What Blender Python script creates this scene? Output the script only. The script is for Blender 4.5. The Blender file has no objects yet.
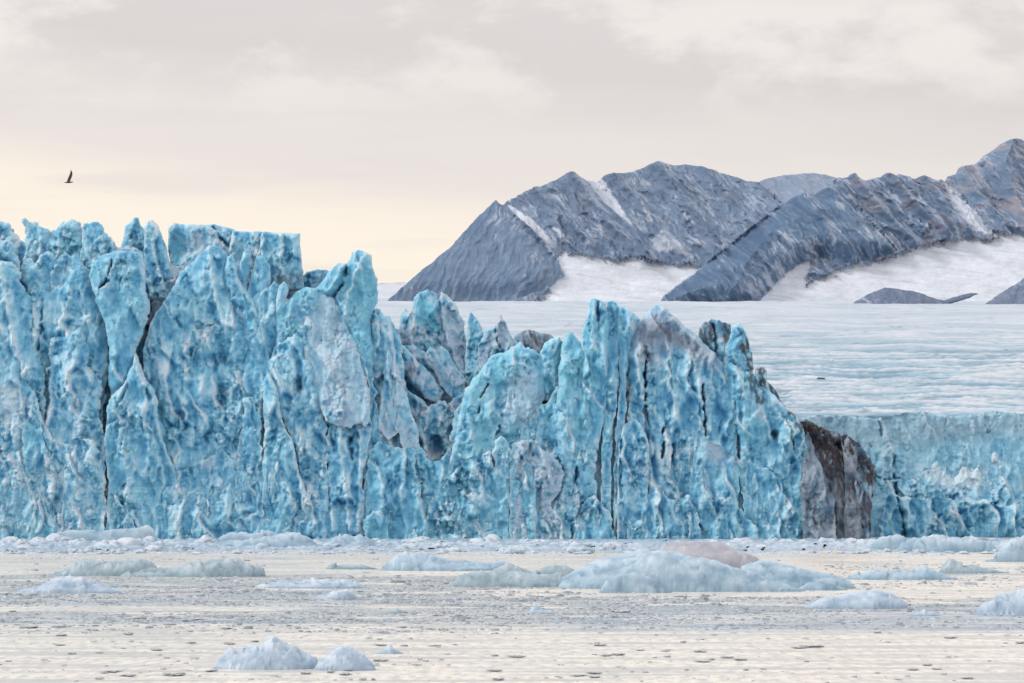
import bpy, math, random
import numpy as np

# ------------------------------------------------------------------ camera maths
F = 2844.44          # focal length in pixels (100 mm lens on a 36 mm sensor, 1024 px)
CX, HY = 512.0, 483.0  # principal column, row of the horizon
CAMZ = 8.0
PX = 0.1424          # metres per photo pixel at the ice front (about 405 m away)
scene = bpy.context.scene
col = scene.collection
rng = random.Random(7)

def at(px, py, Y):
    return ((px - CX) / F * Y, Y, CAMZ + (HY - py) / F * Y)

# ------------------------------------------------------------------ noise (numpy)
def _h(ix, iy, s):
    ix = ix.astype(np.int64); iy = iy.astype(np.int64)
    n = (ix * 374761393 + iy * 668265263 + s * 974634777) & 0xFFFFFFFF
    n = ((n ^ (n >> 13)) * 1274126177) & 0xFFFFFFFF
    n = ((n ^ (n >> 16)) * 2246822519) & 0xFFFFFFFF
    return (n ^ (n >> 15)) / 4294967296.0

def perlin(x, y, s=0):
    xi = np.floor(x); yi = np.floor(y); fx = x - xi; fy = y - yi
    u = fx * fx * fx * (fx * (fx * 6 - 15) + 10); v = fy * fy * fy * (fy * (fy * 6 - 15) + 10)
    def g(ox, oy):
        a = _h(xi + ox, yi + oy, s) * 2 * np.pi
        return np.cos(a) * (fx - ox) + np.sin(a) * (fy - oy)
    a = g(0, 0); b = g(1, 0); c = g(0, 1); d = g(1, 1)
    return (a + (b - a) * u + (c - a) * v + (a - b - c + d) * u * v) * 1.5

def fbm(x, y, o=4, s=0, gain=.5):
    t = 0; a = 1; n = 0
    for i in range(o):
        t = t + a * perlin(x, y, s + i * 17); n += a; a *= gain; x = x * 2.03 + 11.3; y = y * 2.03 + 5.7
    return t / n

def ridged(x, y, o=3, s=0):
    t = 0; a = 1; n = 0
    for i in range(o):
        r = 1 - np.abs(perlin(x, y, s + i * 31)) * 1.6
        t = t + a * np.clip(r, 0, 1) ** 2; n += a; a *= .5; x = x * 2.1 + 3.1; y = y * 2.1 + 8.7
    return t / n

def facets(x, y, s=0):
    """blocky broken planes: each Voronoi cell is a tilted plane"""
    xi = np.floor(x); yi = np.floor(y)
    best = np.full(x.shape, 9.); val = np.zeros(x.shape); sec = np.full(x.shape, 9.)
    for oy in (-1, 0, 1):
        for ox in (-1, 0, 1):
            cx = xi + ox; cy = yi + oy
            px = cx + _h(cx, cy, s); py = cy + _h(cx, cy, s + 5)
            dx = x - px; dy = y - py; d = dx * dx + dy * dy
            v = (_h(cx, cy, s + 9) - .5) * 1.1 + (_h(cx, cy, s + 12) - .5) * 2.6 * dx + (_h(cx, cy, s + 15) - .5) * 1.8 * dy
            m = d < best
            sec = np.where(m, best, np.minimum(sec, d)); val = np.where(m, v, val); best = np.where(m, d, best)
    e = np.sqrt(sec) - np.sqrt(best)
    return val, e

def folds(U, V, per, s, run=45.):
    """overhanging curtains of ice: each rises slowly to the right and ends in a sharp edge"""
    ph = (U + per * .9 * fbm(U / (per * 3), V / (per * 2.6), 3, s) + per * .20 * fbm(U / per, V / per, 2, s + 1)) / per
    c = np.floor(ph); f = ph - c
    a = np.clip(.25 + 1.7 * perlin(V / run + _h(c, c * 0, s + 2) * 50, c * 7.31, s + 3), 0, 1)
    a0 = np.clip(.25 + 1.7 * perlin(V / run + _h(c - 1, c * 0, s + 2) * 50, (c - 1) * 7.31, s + 3), 0, 1)
    return a * f ** 1.25 * (1 - sstep(.93, 1, f)), a * sstep(.84, .95, f), a0 * np.exp(-f * 7)

def blur(a, r):
    r = max(1, int(r))
    for ax in (0, 1):
        for _ in range(2):
            p = np.concatenate([np.repeat(np.take(a, [0], ax), r + 1, ax), a, np.repeat(np.take(a, [-1], ax), r, ax)], ax)
            c = np.cumsum(p, ax)
            n = a.shape[ax]
            hi = np.take(c, np.arange(2 * r + 1, 2 * r + 1 + n), ax); lo = np.take(c, np.arange(0, n), ax)
            a = (hi - lo) / (2 * r + 1)
    return a

def sstep(a, b, x):
    t = np.clip((x - a) / (b - a), 0, 1); return t * t * (3 - 2 * t)

def poly_sdf(U, V, P):
    """signed distance, positive inside"""
    P = np.array(P, float); n = len(P)
    d = np.full(U.shape, 1e18); ins = np.zeros(U.shape, bool)
    for i in range(n):
        ax, ay = P[i]; bx, by = P[(i + 1) % n]
        ex, ey = bx - ax, by - ay
        L = ex * ex + ey * ey + 1e-12
        t = np.clip(((U - ax) * ex + (V - ay) * ey) / L, 0, 1)
        dd = (U - ax - t * ex) ** 2 + (V - ay - t * ey) ** 2
        d = np.minimum(d, dd)
        c = (ay > V) != (by > V)
        xx = ex * (V - ay) / (ey if abs(ey) > 1e-9 else 1e-9) + ax
        ins ^= c & (U < xx)
    return np.where(ins, np.sqrt(d), -np.sqrt(d))

def line_dist(U, V, P):
    d = np.full(U.shape, 1e18)
    for (ax, ay), (bx, by) in zip(P[:-1], P[1:]):
        ex, ey = bx - ax, by - ay
        L = ex * ex + ey * ey + 1e-12
        t = np.clip(((U - ax) * ex + (V - ay) * ey) / L, 0, 1)
        d = np.minimum(d, (U - ax - t * ex) ** 2 + (V - ay - t * ey) ** 2)
    return np.sqrt(d)

def ramp(t, stops):
    t = np.clip(t, stops[0][0], stops[-1][0])
    xs = [s[0] for s in stops]
    return np.stack([np.interp(t, xs, [s[1][k] for s in stops]) for k in range(3)], -1)

def mixc(a, b, m):
    m = np.clip(m, 0, 1)[..., None]
    return a * (1 - m) + np.array(b) * m

# ------------------------------------------------------------------ object helpers
def tag(o, label=None, cat=None, group=None, kind=None):
    if label: o['label'] = label
    if cat: o['category'] = cat
    if group: o['group'] = group
    if kind: o['kind'] = kind
    return o

def empty(name, loc, label, cat, group=None):
    o = bpy.data.objects.new(name, None); col.objects.link(o); o.location = loc
    o.empty_display_size = 1
    return tag(o, label, cat, group)

def make_mesh(name, V, Fq, C, mat, parent=None, loc=(0, 0, 0), smooth=True):
    me = bpy.data.meshes.new(name)
    V = np.asarray(V, np.float32); Fq = np.asarray(Fq, np.int32)
    k = Fq.shape[1]
    me.vertices.add(len(V)); me.vertices.foreach_set('co', V.ravel())
    me.loops.add(Fq.size); me.loops.foreach_set('vertex_index', Fq.ravel())
    me.polygons.add(len(Fq))
    me.polygons.foreach_set('loop_start', np.arange(0, Fq.size, k, dtype=np.int32))
    me.polygons.foreach_set('use_smooth', np.full(len(Fq), smooth))
    if C is not None:
        at_ = me.color_attributes.new('Col', 'FLOAT_COLOR', 'POINT')
        c4 = np.ones((len(V), 4), np.float32); c4[:, :C.shape[1]] = C
        at_.data.foreach_set('color', c4.ravel())
    me.update(calc_edges=True); me.validate()
    me.materials.append(mat)
    o = bpy.data.objects.new(name, me); col.objects.link(o)
    if parent:
        o.parent = parent
        o.location = (loc[0] - parent.location[0], loc[1] - parent.location[1], loc[2] - parent.location[2])
    else:
        o.location = loc
    return o

def grid_faces(keep):
    """quads of a 2-D grid whose four corners are kept; returns faces and index map"""
    idx = -np.ones(keep.shape, np.int64)
    q = keep[:-1, :-1] & keep[1:, :-1] & keep[:-1, 1:] & keep[1:, 1:]
    used = np.zeros(keep.shape, bool)
    used[:-1, :-1] |= q; used[1:, :-1] |= q; used[:-1, 1:] |= q; used[1:, 1:] |= q
    idx[used] = np.arange(used.sum())
    a = idx[:-1, :-1][q]; b = idx[:-1, 1:][q]; c = idx[1:, 1:][q]; d = idx[1:, :-1][q]
    return np.stack([a, b, c, d], 1), used

# ------------------------------------------------------------------ materials
def mat_new(name):
    m = bpy.data.materials.new(name); m.use_nodes = True
    nt = m.node_tree; b = nt.nodes['Principled BSDF']
    return m, nt, b

def nd(nt, t, **kw):
    n = nt.nodes.new(t)
    for k, v in kw.items():
        if k in n.inputs: n.inputs[k].default_value = v
        else: setattr(n, k, v)
    return n

def attr_material(name, fine=2.0, contrast=.35, bump=.25, bdist=.15, rough=.55, sss=0.0, spec=.35, zsq=.6):
    m, nt, b = mat_new(name)
    L = nt.links.new
    a = nd(nt, 'ShaderNodeAttribute', attribute_name='Col')
    tc = nd(nt, 'ShaderNodeTexCoord')
    mp = nd(nt, 'ShaderNodeMapping'); mp.inputs['Scale'].default_value = (1, 1, zsq)
    L(tc.outputs['Object'], mp.inputs['Vector'])
    n1 = nd(nt, 'ShaderNodeTexNoise', Scale=fine, Detail=7.0, Roughness=.65)
    n2 = nd(nt, 'ShaderNodeTexNoise', Scale=fine * .23, Detail=5.0, Roughness=.6)
    L(mp.outputs[0], n1.inputs['Vector']); L(mp.outputs[0], n2.inputs['Vector'])
    mr = nd(nt, 'ShaderNodeMapRange'); mr.inputs['From Min'].default_value = .3; mr.inputs['From Max'].default_value = .7
    mr.inputs['To Min'].default_value = 1 - contrast; mr.inputs['To Max'].default_value = 1 + contrast
    ad = nd(nt, 'ShaderNodeMath', operation='ADD'); hf = nd(nt, 'ShaderNodeMath', operation='MULTIPLY'); hf.inputs[1].default_value = .5
    L(n1.outputs['Fac'], ad.inputs[0]); L(n2.outputs['Fac'], ad.inputs[1]); L(ad.outputs[0], hf.inputs[0]); L(hf.outputs[0], mr.inputs['Value'])
    vm = nd(nt, 'ShaderNodeVectorMath', operation='SCALE')
    L(a.outputs['Color'], vm.inputs[0]); L(mr.outputs[0], vm.inputs['Scale'])
    L(vm.outputs[0], b.inputs['Base Color'])
    bp = nd(nt, 'ShaderNodeBump', Strength=bump, Distance=bdist)
    L(n1.outputs['Fac'], bp.inputs['Height']); L(bp.outputs[0], b.inputs['Normal'])
    b.inputs['Roughness'].default_value = rough
    b.inputs['Specular IOR Level'].default_value = spec
    if sss:
        b.inputs['Subsurface Weight'].default_value = sss
        b.inputs['Subsurface Radius'].default_value = (.3, .8, 1.2)
        b.inputs['Subsurface Scale'].default_value = .6
    return m

ICE = attr_material('glacier_ice', 3.6, .12, .8, .3, .45, sss=.08)
BERG = attr_material('floating_ice', 2.4, .10, .5, .14, .35, zsq=1.6)
ROCK = attr_material('frosted_rock', .05, .18, .6, 6.0, .9, spec=.1, zsq=1)
SNOW = attr_material('snow_and_firn', .02, .05, .3, 3.0, .8, spec=.1, zsq=1)
R_ = math.radians
FIRN = attr_material('glacier_surface_ice', .6, .10, .3, .3, .7, spec=.2, zsq=1)

# ------------------------------------------------------------------ the slab builder
DEEP, MID, LITE, WHIT = (.055, .26, .48), (.150, .450, .680), (.385, .680, .835), (.73, .83, .91)
LAV = (.47, .565, .69)
DIRT = (.055, .044, .050)

def slab(name, parent, outline, D, lean=.12, yaw=0., Tb=4., R=3., seed=0, step=1.05, S=PX, base=541, jag=1.4,
         fl=1., mid=1., ch=1., fine=1., white=0., weather=0., dirt=0., tq=0., deep=0., ridges=(), cracks=(), pits=(),
         fade=None, color='ice', mat=None, gdir=None, snow=(), anchor=None, rim=1., relief=1., loc_xy=None, label=None, patches=(), rocks=(), common=None):
    """A mass of ice or rock: a leaning, bulging body with the traced outline, standing at distance D (in metres)."""
    if S == PX and base == 541 and color == 'ice':
        D = 403.5 + (D - 403.5) * (.55 if D < 421 else .8); R = R * .62; Tb = Tb * .75
    if anchor:                                   # plane passes through (distance, row)
        D = anchor[0] - lean * (CAMZ + (HY - anchor[1]) / F * anchor[0])
    xs = [p[0] for p in outline]; xc = (min(xs) + max(xs)) / 2
    X0 = (xc - CX) / F * D
    def tp(p):
        rx = (p[0] - CX) / F; rz = (HY - p[1]) / F
        t = (D + lean * CAMZ - yaw * X0) / (1 - lean * rz - yaw * rx)
        return (t * rx / S, (CAMZ + t * rz) / S)      # plane coordinates in photo-pixel-sized units
    P = [tp(p) for p in outline]
    P = [(u, v if p[1] < base - 1 else v - (R / S + 3)) for (u, v), p in zip(P, outline)]
    zmin = max(min(p[1] for p in P), -6 if S == PX else -1e9)
    u0, u1 = min(p[0] for p in P) - 3, max(p[0] for p in P) + 3
    v1 = max(p[1] for p in P) + 3; v0 = zmin - (0 if S == PX else 3)
    nu = int((u1 - u0) / step) + 2; nv = int((v1 - v0) / step) + 2
    U, V = np.meshgrid(np.linspace(u0, u1, nu), np.linspace(v0, v1, nv))
    su = (u1 - u0) / (nu - 1); sv = (v1 - v0) / (nv - 1)
    sd0 = poly_sdf(U, V, P)
    sd = sd0 + jag * (2.6 * fbm(U / 24, V / 20, 2, seed + 2) + fbm(U / 9, V / 9, 3, seed + 3) * 2.2 + fbm(U / 2.6, V / 2.6, 2, seed + 8) * .8)
    gv, gu = np.gradient(sd, sv, su); gl = np.sqrt(gu ** 2 + gv ** 2) + 1e-6
    fix = np.where(sd < 0, -sd, 0)
    Us = U + gu / gl * np.minimum(fix, step * 1.5); Vs = V + gv / gl * np.minimum(fix, step * 1.5)
    keep = sd > -step * 1.3
    Rp = R / S; Tp = Tb / S * (.8 if S == PX else 1)
    p = np.sqrt(np.clip(1 - (1 - np.clip(sd / Rp, 0, 1)) ** 2, 0, 1))
    dm = np.ones(U.shape)
    if fade:
        vb = tp((xc, fade[0]))[1]; vt = tp((xc, fade[1]))[1]
        dm = sstep(vb, vt, V)
    if color == 'rock':
        c, s_ = math.cos(gdir), math.sin(gdir)
        A = U * c + V * s_; B = -U * s_ + V * c       # A runs down the fall line
        Wp = 11 * fbm(U / 35, V / 35, 3, seed) + 3 * fbm(U / 9, V / 9, 2, seed + 77)
        h = relief * (5.5 * ridged((B + Wp) / 17, A / 65, 3, seed + 1) + 2.2 * ridged((B + Wp) / 6, A / 19, 3, seed + 4)
             + 6 * fbm(U / 40, V / 40, 3, seed + 6) + 1.9 * fbm(U / 4, V / 4, 4, seed + 7, .6) + 1.5 * facets(U / 9, V / 7, seed + 8)[0])
    elif color == 'terrain':
        h = 1.2 * fbm(U / 40, V / 14, 4, seed) + .4 * fbm(U / 8, V / 3, 3, seed + 1)
        t = fbm(U / 70, V / 6, 4, seed + 50); t2 = fbm(U / 14, V / 3, 3, seed + 51)
        C = ramp(.55 + .6 * t + .35 * t2, [(0, (.50, .545, .62)), (.5, (.62, .655, .72)), (1, (.70, .72, .77))])
        C = mixc(C, (.42, .45, .52), .5 * sstep(.12, .45, fbm(U / 60, (V + .15 * U) / 3.5, 4, seed + 52)))
        for k_, (poly, gd, lift, rel, frost, warm, rag, hz) in enumerate(rocks):
            s_k = seed + 100 * k_
            sp = poly_sdf(U, V, [tp(q) for q in poly])
            c, s_ = math.cos(R_(gd)), math.sin(R_(gd)); A = U * c + V * s_; B = -U * s_ + V * c
            Wp = 9 * fbm(U / 30, V / 30, 3, s_k) + 2.5 * fbm(U / 8, V / 8, 2, s_k + 7)
            m_ = sstep(-1.2, 1.4, sp + rag * (2.2 * perlin(U / 1.7, V / 1.5, s_k + 12) + 3.6 * fbm(U / 7, V / 7, 3, s_k + 1) + 3.5 * fbm((B + Wp) / 5, A / 30, 2, s_k + 2)))
            gul = ridged((B + Wp) / 19, A / 70, 2, s_k + 3); gul2 = ridged((B + .6 * Wp) / 7, A / 30, 2, s_k + 4)
            cr_ = fbm(U / 5, V / 4, 4, s_k + 5, .6); fc = facets((B + Wp) / 8, A / 13, s_k + 6)[0]
            hp = lift * sstep(-2, 24, sp) + rel * (9 * gul + 3.0 * gul2 + 0.6 * fc + 1.2 * cr_)
            for pts, A_, w_ in ridges:
                d = line_dist(U + 2.5 * perlin(U / 9, V / 9, seed + 90), V + 2.0 * perlin(U / 7, V / 7, seed + 91), [tp(q) for q in pts])
                hp = hp + rel * A_ * np.exp(-d / w_)
            side = np.gradient(blur(hp, 2), su, axis=1)      # one flank of each rib lighter: packed frost plus painted-in relief light
            n1 = fbm(U / 24, V / 24, 4, s_k + 8); n2 = fbm((B + Wp) / 3.2, A / 22, 3, s_k + 9)
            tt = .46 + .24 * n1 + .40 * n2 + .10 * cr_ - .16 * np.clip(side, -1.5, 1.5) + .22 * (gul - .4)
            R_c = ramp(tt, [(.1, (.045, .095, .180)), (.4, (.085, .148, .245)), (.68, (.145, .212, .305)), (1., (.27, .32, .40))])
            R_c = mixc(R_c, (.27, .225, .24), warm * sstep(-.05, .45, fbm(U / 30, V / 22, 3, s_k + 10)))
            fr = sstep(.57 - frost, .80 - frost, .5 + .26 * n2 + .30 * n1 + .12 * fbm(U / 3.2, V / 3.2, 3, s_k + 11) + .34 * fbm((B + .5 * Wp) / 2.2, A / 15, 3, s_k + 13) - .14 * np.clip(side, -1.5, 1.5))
            R_c = mixc(mixc(R_c, (.44, .49, .59), .78 * fr), (.36, .42, .54), hz * 1.1)  # hz paints distance haze over the frosted rock colour
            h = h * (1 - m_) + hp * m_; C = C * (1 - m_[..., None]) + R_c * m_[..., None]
        C = mixc(C, (.36, .43, .56), .10)  # thin even veil of distance haze mixed into all colours
        for poly, sc, soft in snow:
            sp = poly_sdf(U, V, [tp(q) for q in poly]) + 2.6 * fbm(U / 5, V / 5, 3, seed + 55) * soft
            C = mixc(C, (.56, .60, .68), sc * sstep(-.6 * soft, 1.0 * soft, sp))
    else:
        wu = U + 7 * fbm(U / 38, V / 60, 2, seed); wv = V + 8 * fbm(U / 40, V / 40, 2, seed + 2)
        f1, e1 = facets(wu / 15, wv / 26, seed + 20); f2, e2 = facets(wu / 6.5, wv / 9, seed + 40); f3, e3 = facets(U / 3.0, V / 3.8, seed + 60)
        amp = .40 + 1.0 * sstep(-.15, .45, fbm(U / 38, V / 46, 2, seed + 71))
        f1 = blur(f1, .6)
        fr1 = 1 - np.abs(perlin(wu / 15 + .5 * fbm(U / 30, V / 30, 2, seed + 84), wv / 75, seed + 85)) * 1.7
        fr2 = 1 - np.abs(perlin(wu / 7.5 + .5, wv / 34, seed + 86)) * 1.7
        if color == 'ice':
            fo1, ri1, sh1 = folds(U + .12 * V, V, 25., seed + 301, 55.); fo2, ri2, sh2 = folds(U - .10 * V, V, 11., seed + 331, 26.)
        else: fo1 = ri1 = sh1 = fo2 = ri2 = sh2 = 0
        mk1 = sstep(-.25, .25, fbm(U / 35, V / 40, 2, seed + 87)); mk2 = sstep(-.15, .3, fbm(U / 20, V / 24, 2, seed + 88))
        crest = np.maximum(np.clip(fr1, 0, 1) ** 9 * mk1, .7 * np.clip(fr2, 0, 1) ** 7 * mk2)
        h = ((.4 + .6 * fl) * (10. * fo1 + 3.6 * fo2 - 3.) + fl * (3.0 * np.clip(fr1, 0, 1) ** 1.6 * mk1 + 1.6 * np.clip(fr2, 0, 1) ** 1.5 * mk2) + fl * .40 * (6.5 * ridged(wu / 17, wv / 80, 2, seed + 1) + 2.6 * ridged(wu / 7, wv / 40, 2, seed + 4)) + mid * 5.5 * fbm(U / 30, V / 48, 3, seed + 6)
             + ch * 3.9 * f1 + amp * (ch * (2.3 * f2 + 1.25 * f3) + fine * 1.5 * fbm(U / 3.2, V / 3.6, 3, seed + 7)))
        h = h - 4.0 * fl
        ck = 1 - np.abs(perlin((wu + 3 * fbm(U / 9, V / 12, 2, seed + 81)) / 13, wv / 62, seed + 80)) * 1.6
        ck = sstep(.955, 1.0, ck) * sstep(.0, .30, fbm(U / 22, V / 26, 2, seed + 82))
        ck2 = sstep(.10, .02, e1) * sstep(.0, .3, fbm(U / 18, V / 18, 2, seed + 83))
        h = h - 2.2 * ck
        ck2 = ck2 * 0
    dark = np.zeros(U.shape); bright = np.zeros(U.shape)
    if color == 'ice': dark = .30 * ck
    for r_ in ridges:
        pts, A_, w_ = r_[:3]
        d = line_dist(U + 1.5 * perlin(U / 6, V / 6, seed + 90), V, [tp(q) for q in pts])
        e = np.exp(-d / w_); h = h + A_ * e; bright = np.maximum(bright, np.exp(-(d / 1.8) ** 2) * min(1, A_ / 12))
    for r_ in cracks:
        pts, A_, w_ = r_[:3]
        dj = line_dist(U + 1.8 * perlin(U / 5, V / 9, seed + 95) + .8 * perlin(U / 2, V / 3, seed + 96), V, [tp(q) for q in pts])
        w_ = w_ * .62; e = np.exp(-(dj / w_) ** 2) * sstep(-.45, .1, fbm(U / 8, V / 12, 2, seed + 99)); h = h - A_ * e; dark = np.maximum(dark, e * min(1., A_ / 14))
    for (cx, cy, rx, ry, A_) in pits:
        q = tp((cx, cy)); dd = ((U - q[0]) / rx) ** 2 + ((V - q[1]) / ry) ** 2 + .7 * fbm(U / 7, V / 7, 3, seed + 97)
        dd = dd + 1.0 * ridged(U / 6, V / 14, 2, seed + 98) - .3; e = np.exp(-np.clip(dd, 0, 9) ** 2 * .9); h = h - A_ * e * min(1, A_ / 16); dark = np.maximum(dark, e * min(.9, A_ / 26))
    hd = h * dm
    conv = 0
    if S == PX:
        Tp = Tp * (.12 + .88 * sstep(60, 240, V))
        conv = (common - D) * .85 * sstep(175, 15, V) if common else 0
    y = (-hd * p + Tp * (1 - p) + Tp * (1 - dm)) * S + conv
    Zw = Vs * S; Xw = Us * S
    Yw = D + lean * Zw + yaw * (Xw - X0) + y
    # ---------- colour
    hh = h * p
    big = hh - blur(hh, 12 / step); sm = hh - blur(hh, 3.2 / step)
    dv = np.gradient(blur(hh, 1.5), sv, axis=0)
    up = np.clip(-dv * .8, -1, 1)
    if color == 'terrain':
        pass
    elif color == 'rock':
        n1 = fbm(U / 22, V / 22, 4, seed + 50); n2 = fbm((B + Wp) / 3.0, A / 26, 3, seed + 51); n3 = fbm((B + Wp) / 9.0, A / 60, 2, seed + 56)
        t = .45 + .40 * n1 + .30 * n2 + .22 * n3 + .03 * big + .04 * sm + .25 * fbm(U / 2.5, V / 2.5, 2, seed + 57)
        C = ramp(t, [(0, (.085, .125, .205)), (.4, (.135, .178, .262)), (.75, (.20, .232, .315)), (1.1, (.27, .29, .36))])
        sm_ = sstep(.56 - white, .84 - white, .5 + .30 * n2 + .45 * fbm(U / 26, V / 18, 4, seed + 53) + .25 * fbm(U / 4, V / 4, 3, seed + 58) - .06 * sm)
        C = mixc(C, (.42, .47, .58), .7 * sm_)
        if dirt: C = mixc(C, (.30, .235, .23), dirt * sstep(0, .5, fbm(U / 35, V / 22, 3, seed + 54) + .15))
        for poly, sc, soft in snow:
            sp = poly_sdf(U, V, [tp(q) for q in poly]) + 2.2 * fbm(U / 5, V / 5, 3, seed + 55) * soft
            C = mixc(C, (.55, .60, .68), sc * sstep(-.6 * soft, 1.0 * soft, sp))
    elif color == 'snow':
        t = fbm(U / 70, V / 6, 4, seed + 50); t2 = fbm(U / 14, V / 3, 3, seed + 51)
        C = ramp(.5 + .6 * t + .4 * t2, [(0, (.44, .48, .57)), (.5, (.55, .58, .65)), (1, (.66, .67, .72))])
        if dirt: C = mixc(C, (.36, .37, .44), dirt * sstep(.05, .4, fbm(U / 50, V / 3.2, 4, seed + 52)))
    else:
        lg = fbm(U / 38, V / 50, 3, seed + 50); md = fbm(wu / 9, wv / 13, 3, seed + 51)
        t = .575 + .030 * big + .050 * sm + .20 * lg + .07 * md + .10 * np.clip(-np.gradient(blur(hh, 1), su, axis=1), -1, 1) + white - deep + .32 * rim * np.exp(-np.clip(sd, 0, 99) / 1.4) - .10 * sstep(18, 4, sd) * sstep(2, 6, sd) + .30 * up + .15 * bright  # ice is bluer in hollows; occlusion and slope shading painted in as well
        t = t + .10 * sstep(.1, .5, fbm(U / 4, V / 5, 3, seed + 58)) * (e2 < .2) + .13 * (fbm((U + .3 * V) / 3, V / 26, 3, seed + 63)) + .12 * crest + .17 * ri1 + .11 * ri2 - .16 * sh1 - .10 * sh2 + .10 * perlin(U / 1.25, V / 1.6, seed + 64) + .08 * fbm(U / 3.4, V / 4, 3, seed + 65)  # dark strips beyond the fold edges are shade painted into the ice
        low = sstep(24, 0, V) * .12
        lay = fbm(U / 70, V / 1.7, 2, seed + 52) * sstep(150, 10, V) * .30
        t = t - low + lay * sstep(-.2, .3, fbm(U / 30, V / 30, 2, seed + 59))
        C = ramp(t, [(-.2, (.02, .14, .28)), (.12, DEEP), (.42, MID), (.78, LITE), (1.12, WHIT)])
        C = mixc(C, (.20, .56, .72), .75 * tq * sstep(-.2, .5, fbm(U / 20, V / 30, 3, seed + 53) + .2))
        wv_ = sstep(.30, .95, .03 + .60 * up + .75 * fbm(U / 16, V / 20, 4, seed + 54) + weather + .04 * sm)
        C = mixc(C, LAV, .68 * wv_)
        rub = sstep(.12, .5, fbm(U / 24, V / 24, 3, seed + 61) + .3 * weather) * sstep(.0, .5, fbm(U / 2.1, V / 2.4, 2, seed + 62))
        C = mixc(C, WHIT, .09 * rub)
        if dirt:
            st = ridged((U + .35 * V) / 6, V / 22, 3, seed + 55)
            top = sstep(60, 0, sd0) if dirt < 1.5 else 1
            dmk = sstep(.78 - .34 * min(dirt, 1.4), .92, st * .8 + .45 * fbm(U / 12, V / 12, 4, seed + 56) + .10) * top
            C = mixc(C, DIRT, np.clip(dmk * dirt, 0, .93))
            C = mixc(C, (.24, .26, .32), .5 * np.clip(dirt - .6, 0, 1))
        for poly, c_, m_, soft in patches:
            sp = poly_sdf(U, V, [tp(q) for q in poly]) + 3.5 * fbm(U / 9, V / 9, 4, seed + 57)
            if c_[0] < .2 and c_[2] < .16: m_ = m_ * sstep(-.22, .12, fbm((U + .25 * V) / 3.5, V / 9, 4, seed + 66) + .02 * soft)
            C = mixc(C, c_, m_ * sstep(-soft, soft, sp))
        C = mixc(C, (.010, .06, .12), .8 * dark)  # shade inside cracks and pits painted on top of the carving
    Fq, used = grid_faces(keep)
    ox, oy = X0, D if S == PX else float(Yw[used].min())
    Vv = np.stack([Xw[used] - ox, Yw[used] - oy, Zw[used]], 1)
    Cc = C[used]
    # back of the body, coarser
    k = 5
    kb = keep[::k, ::k] & (sd[::k, ::k] > .2)
    Fb, ub = grid_faces(kb)
    if len(Fb):
        yb = D + lean * Zw + yaw * (Xw - X0) + (Tp + Tp * .9 * p) * S + 1.5 + conv
        Vb = np.stack([Xw[::k, ::k][ub] - ox, yb[::k, ::k][ub] - oy, Zw[::k, ::k][ub]], 1)
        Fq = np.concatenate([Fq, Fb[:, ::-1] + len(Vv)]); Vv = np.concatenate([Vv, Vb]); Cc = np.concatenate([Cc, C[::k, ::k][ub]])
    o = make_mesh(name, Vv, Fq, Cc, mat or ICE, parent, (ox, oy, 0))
    if label: o['label'] = label
    return o
# ================================================================== ICE CLIFFS
LC = empty('ice_cliff', at(190, 541, 402), 'tall blue glacier front on the left, its top broken into blocks and spires', 'ice cliff')
def sl(par, name, D, outline, **k):
    k.setdefault('common', 405.5 if par in (LC, globals().get('CC')) else None)
    k.setdefault('seed', int(outline[0][0] * 3 + outline[1][1] * 7 + D * 11) % 9973)
    return slab(name, par, outline, D, **k)

# --- left cliff, back row: everything that shows against the sky
sl(LC, 'ice_wall', 424, [(-40,235),(-10,219),(0,221),(6,224),(12,232),(18,238),(30,246),(60,250),(118,250),(150,258),(175,272),(230,250),(300,262),(303,278),(318,274),(332,280),(345,300),(372,310),(398,330),(402,420),(402,541),(-230,541),(-230,230),(-120,212)],
   lean=.05, Tb=4, R=4, white=.02, weather=.35, dirt=.35, jag=1.2)
sl(LC, 'serac', 420, [(23,219),(28,222),(36,223),(47,228),(52,236),(48,252),(46,275),(20,275),(24,250)], R=2, Tb=2, white=.1, fl=.6)
sl(LC, 'serac', 419, [(44,246),(50,230),(60,221),(70,220),(78,221),(82,236),(84,262),(80,285),(40,285)], R=2.2, Tb=3, tq=.3, dirt=.25, fl=.5)
sl(LC, 'serac', 417.5, [(78,262),(80,236),(84,223),(92,221),(98,221),(103,227),(109,238),(116,246),(116,262),(112,290),(78,290)], R=2.2, Tb=2.5, dirt=.45, white=.08, weather=.1)
sl(LC, 'spire', 421, [(119,249),(122,236),(124,226),(130,222),(133,216),(137,216),(140,224),(144,229),(147,250),(148,275),(116,275)], R=1.8, Tb=2.5, tq=.2, fl=1.2, jag=.8,
   cracks=[([(132,246),(131,235),(134,228)], 10, 1.5)])
sl(LC, 'spire', 419, [(142,226),(147,220),(152,219),(158,227),(163,240),(167,252),(170,268),(172,300),(140,300),(143,262)], R=1.8, Tb=2.5, fl=1, jag=.8, white=.02)
sl(LC, 'ice_block', 419, [(168,300),(171,272),(166,245),(167,228),(173,222),(190,224),(205,224),(212,222),(220,224),(232,229),(240,234),(246,250),(252,300)],
   lean=.2, R=2.2, Tb=3, jag=.7, white=.05, weather=.55, dirt=.2, patches=[([(166,228),(176,226),(183,245),(180,262),(170,275)], (.10,.40,.58), .8, 2.5)],
   cracks=[([(212,226),(222,240),(236,252)], 8, 1.6)])
sl(LC, 'ice_block', 420, [(232,229),(240,231),(250,230),(262,231),(264,245),(270,262),(276,290),(230,300),(228,250)], R=2, Tb=3, jag=.7, white=.06, weather=.45, dirt=.2)
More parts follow.
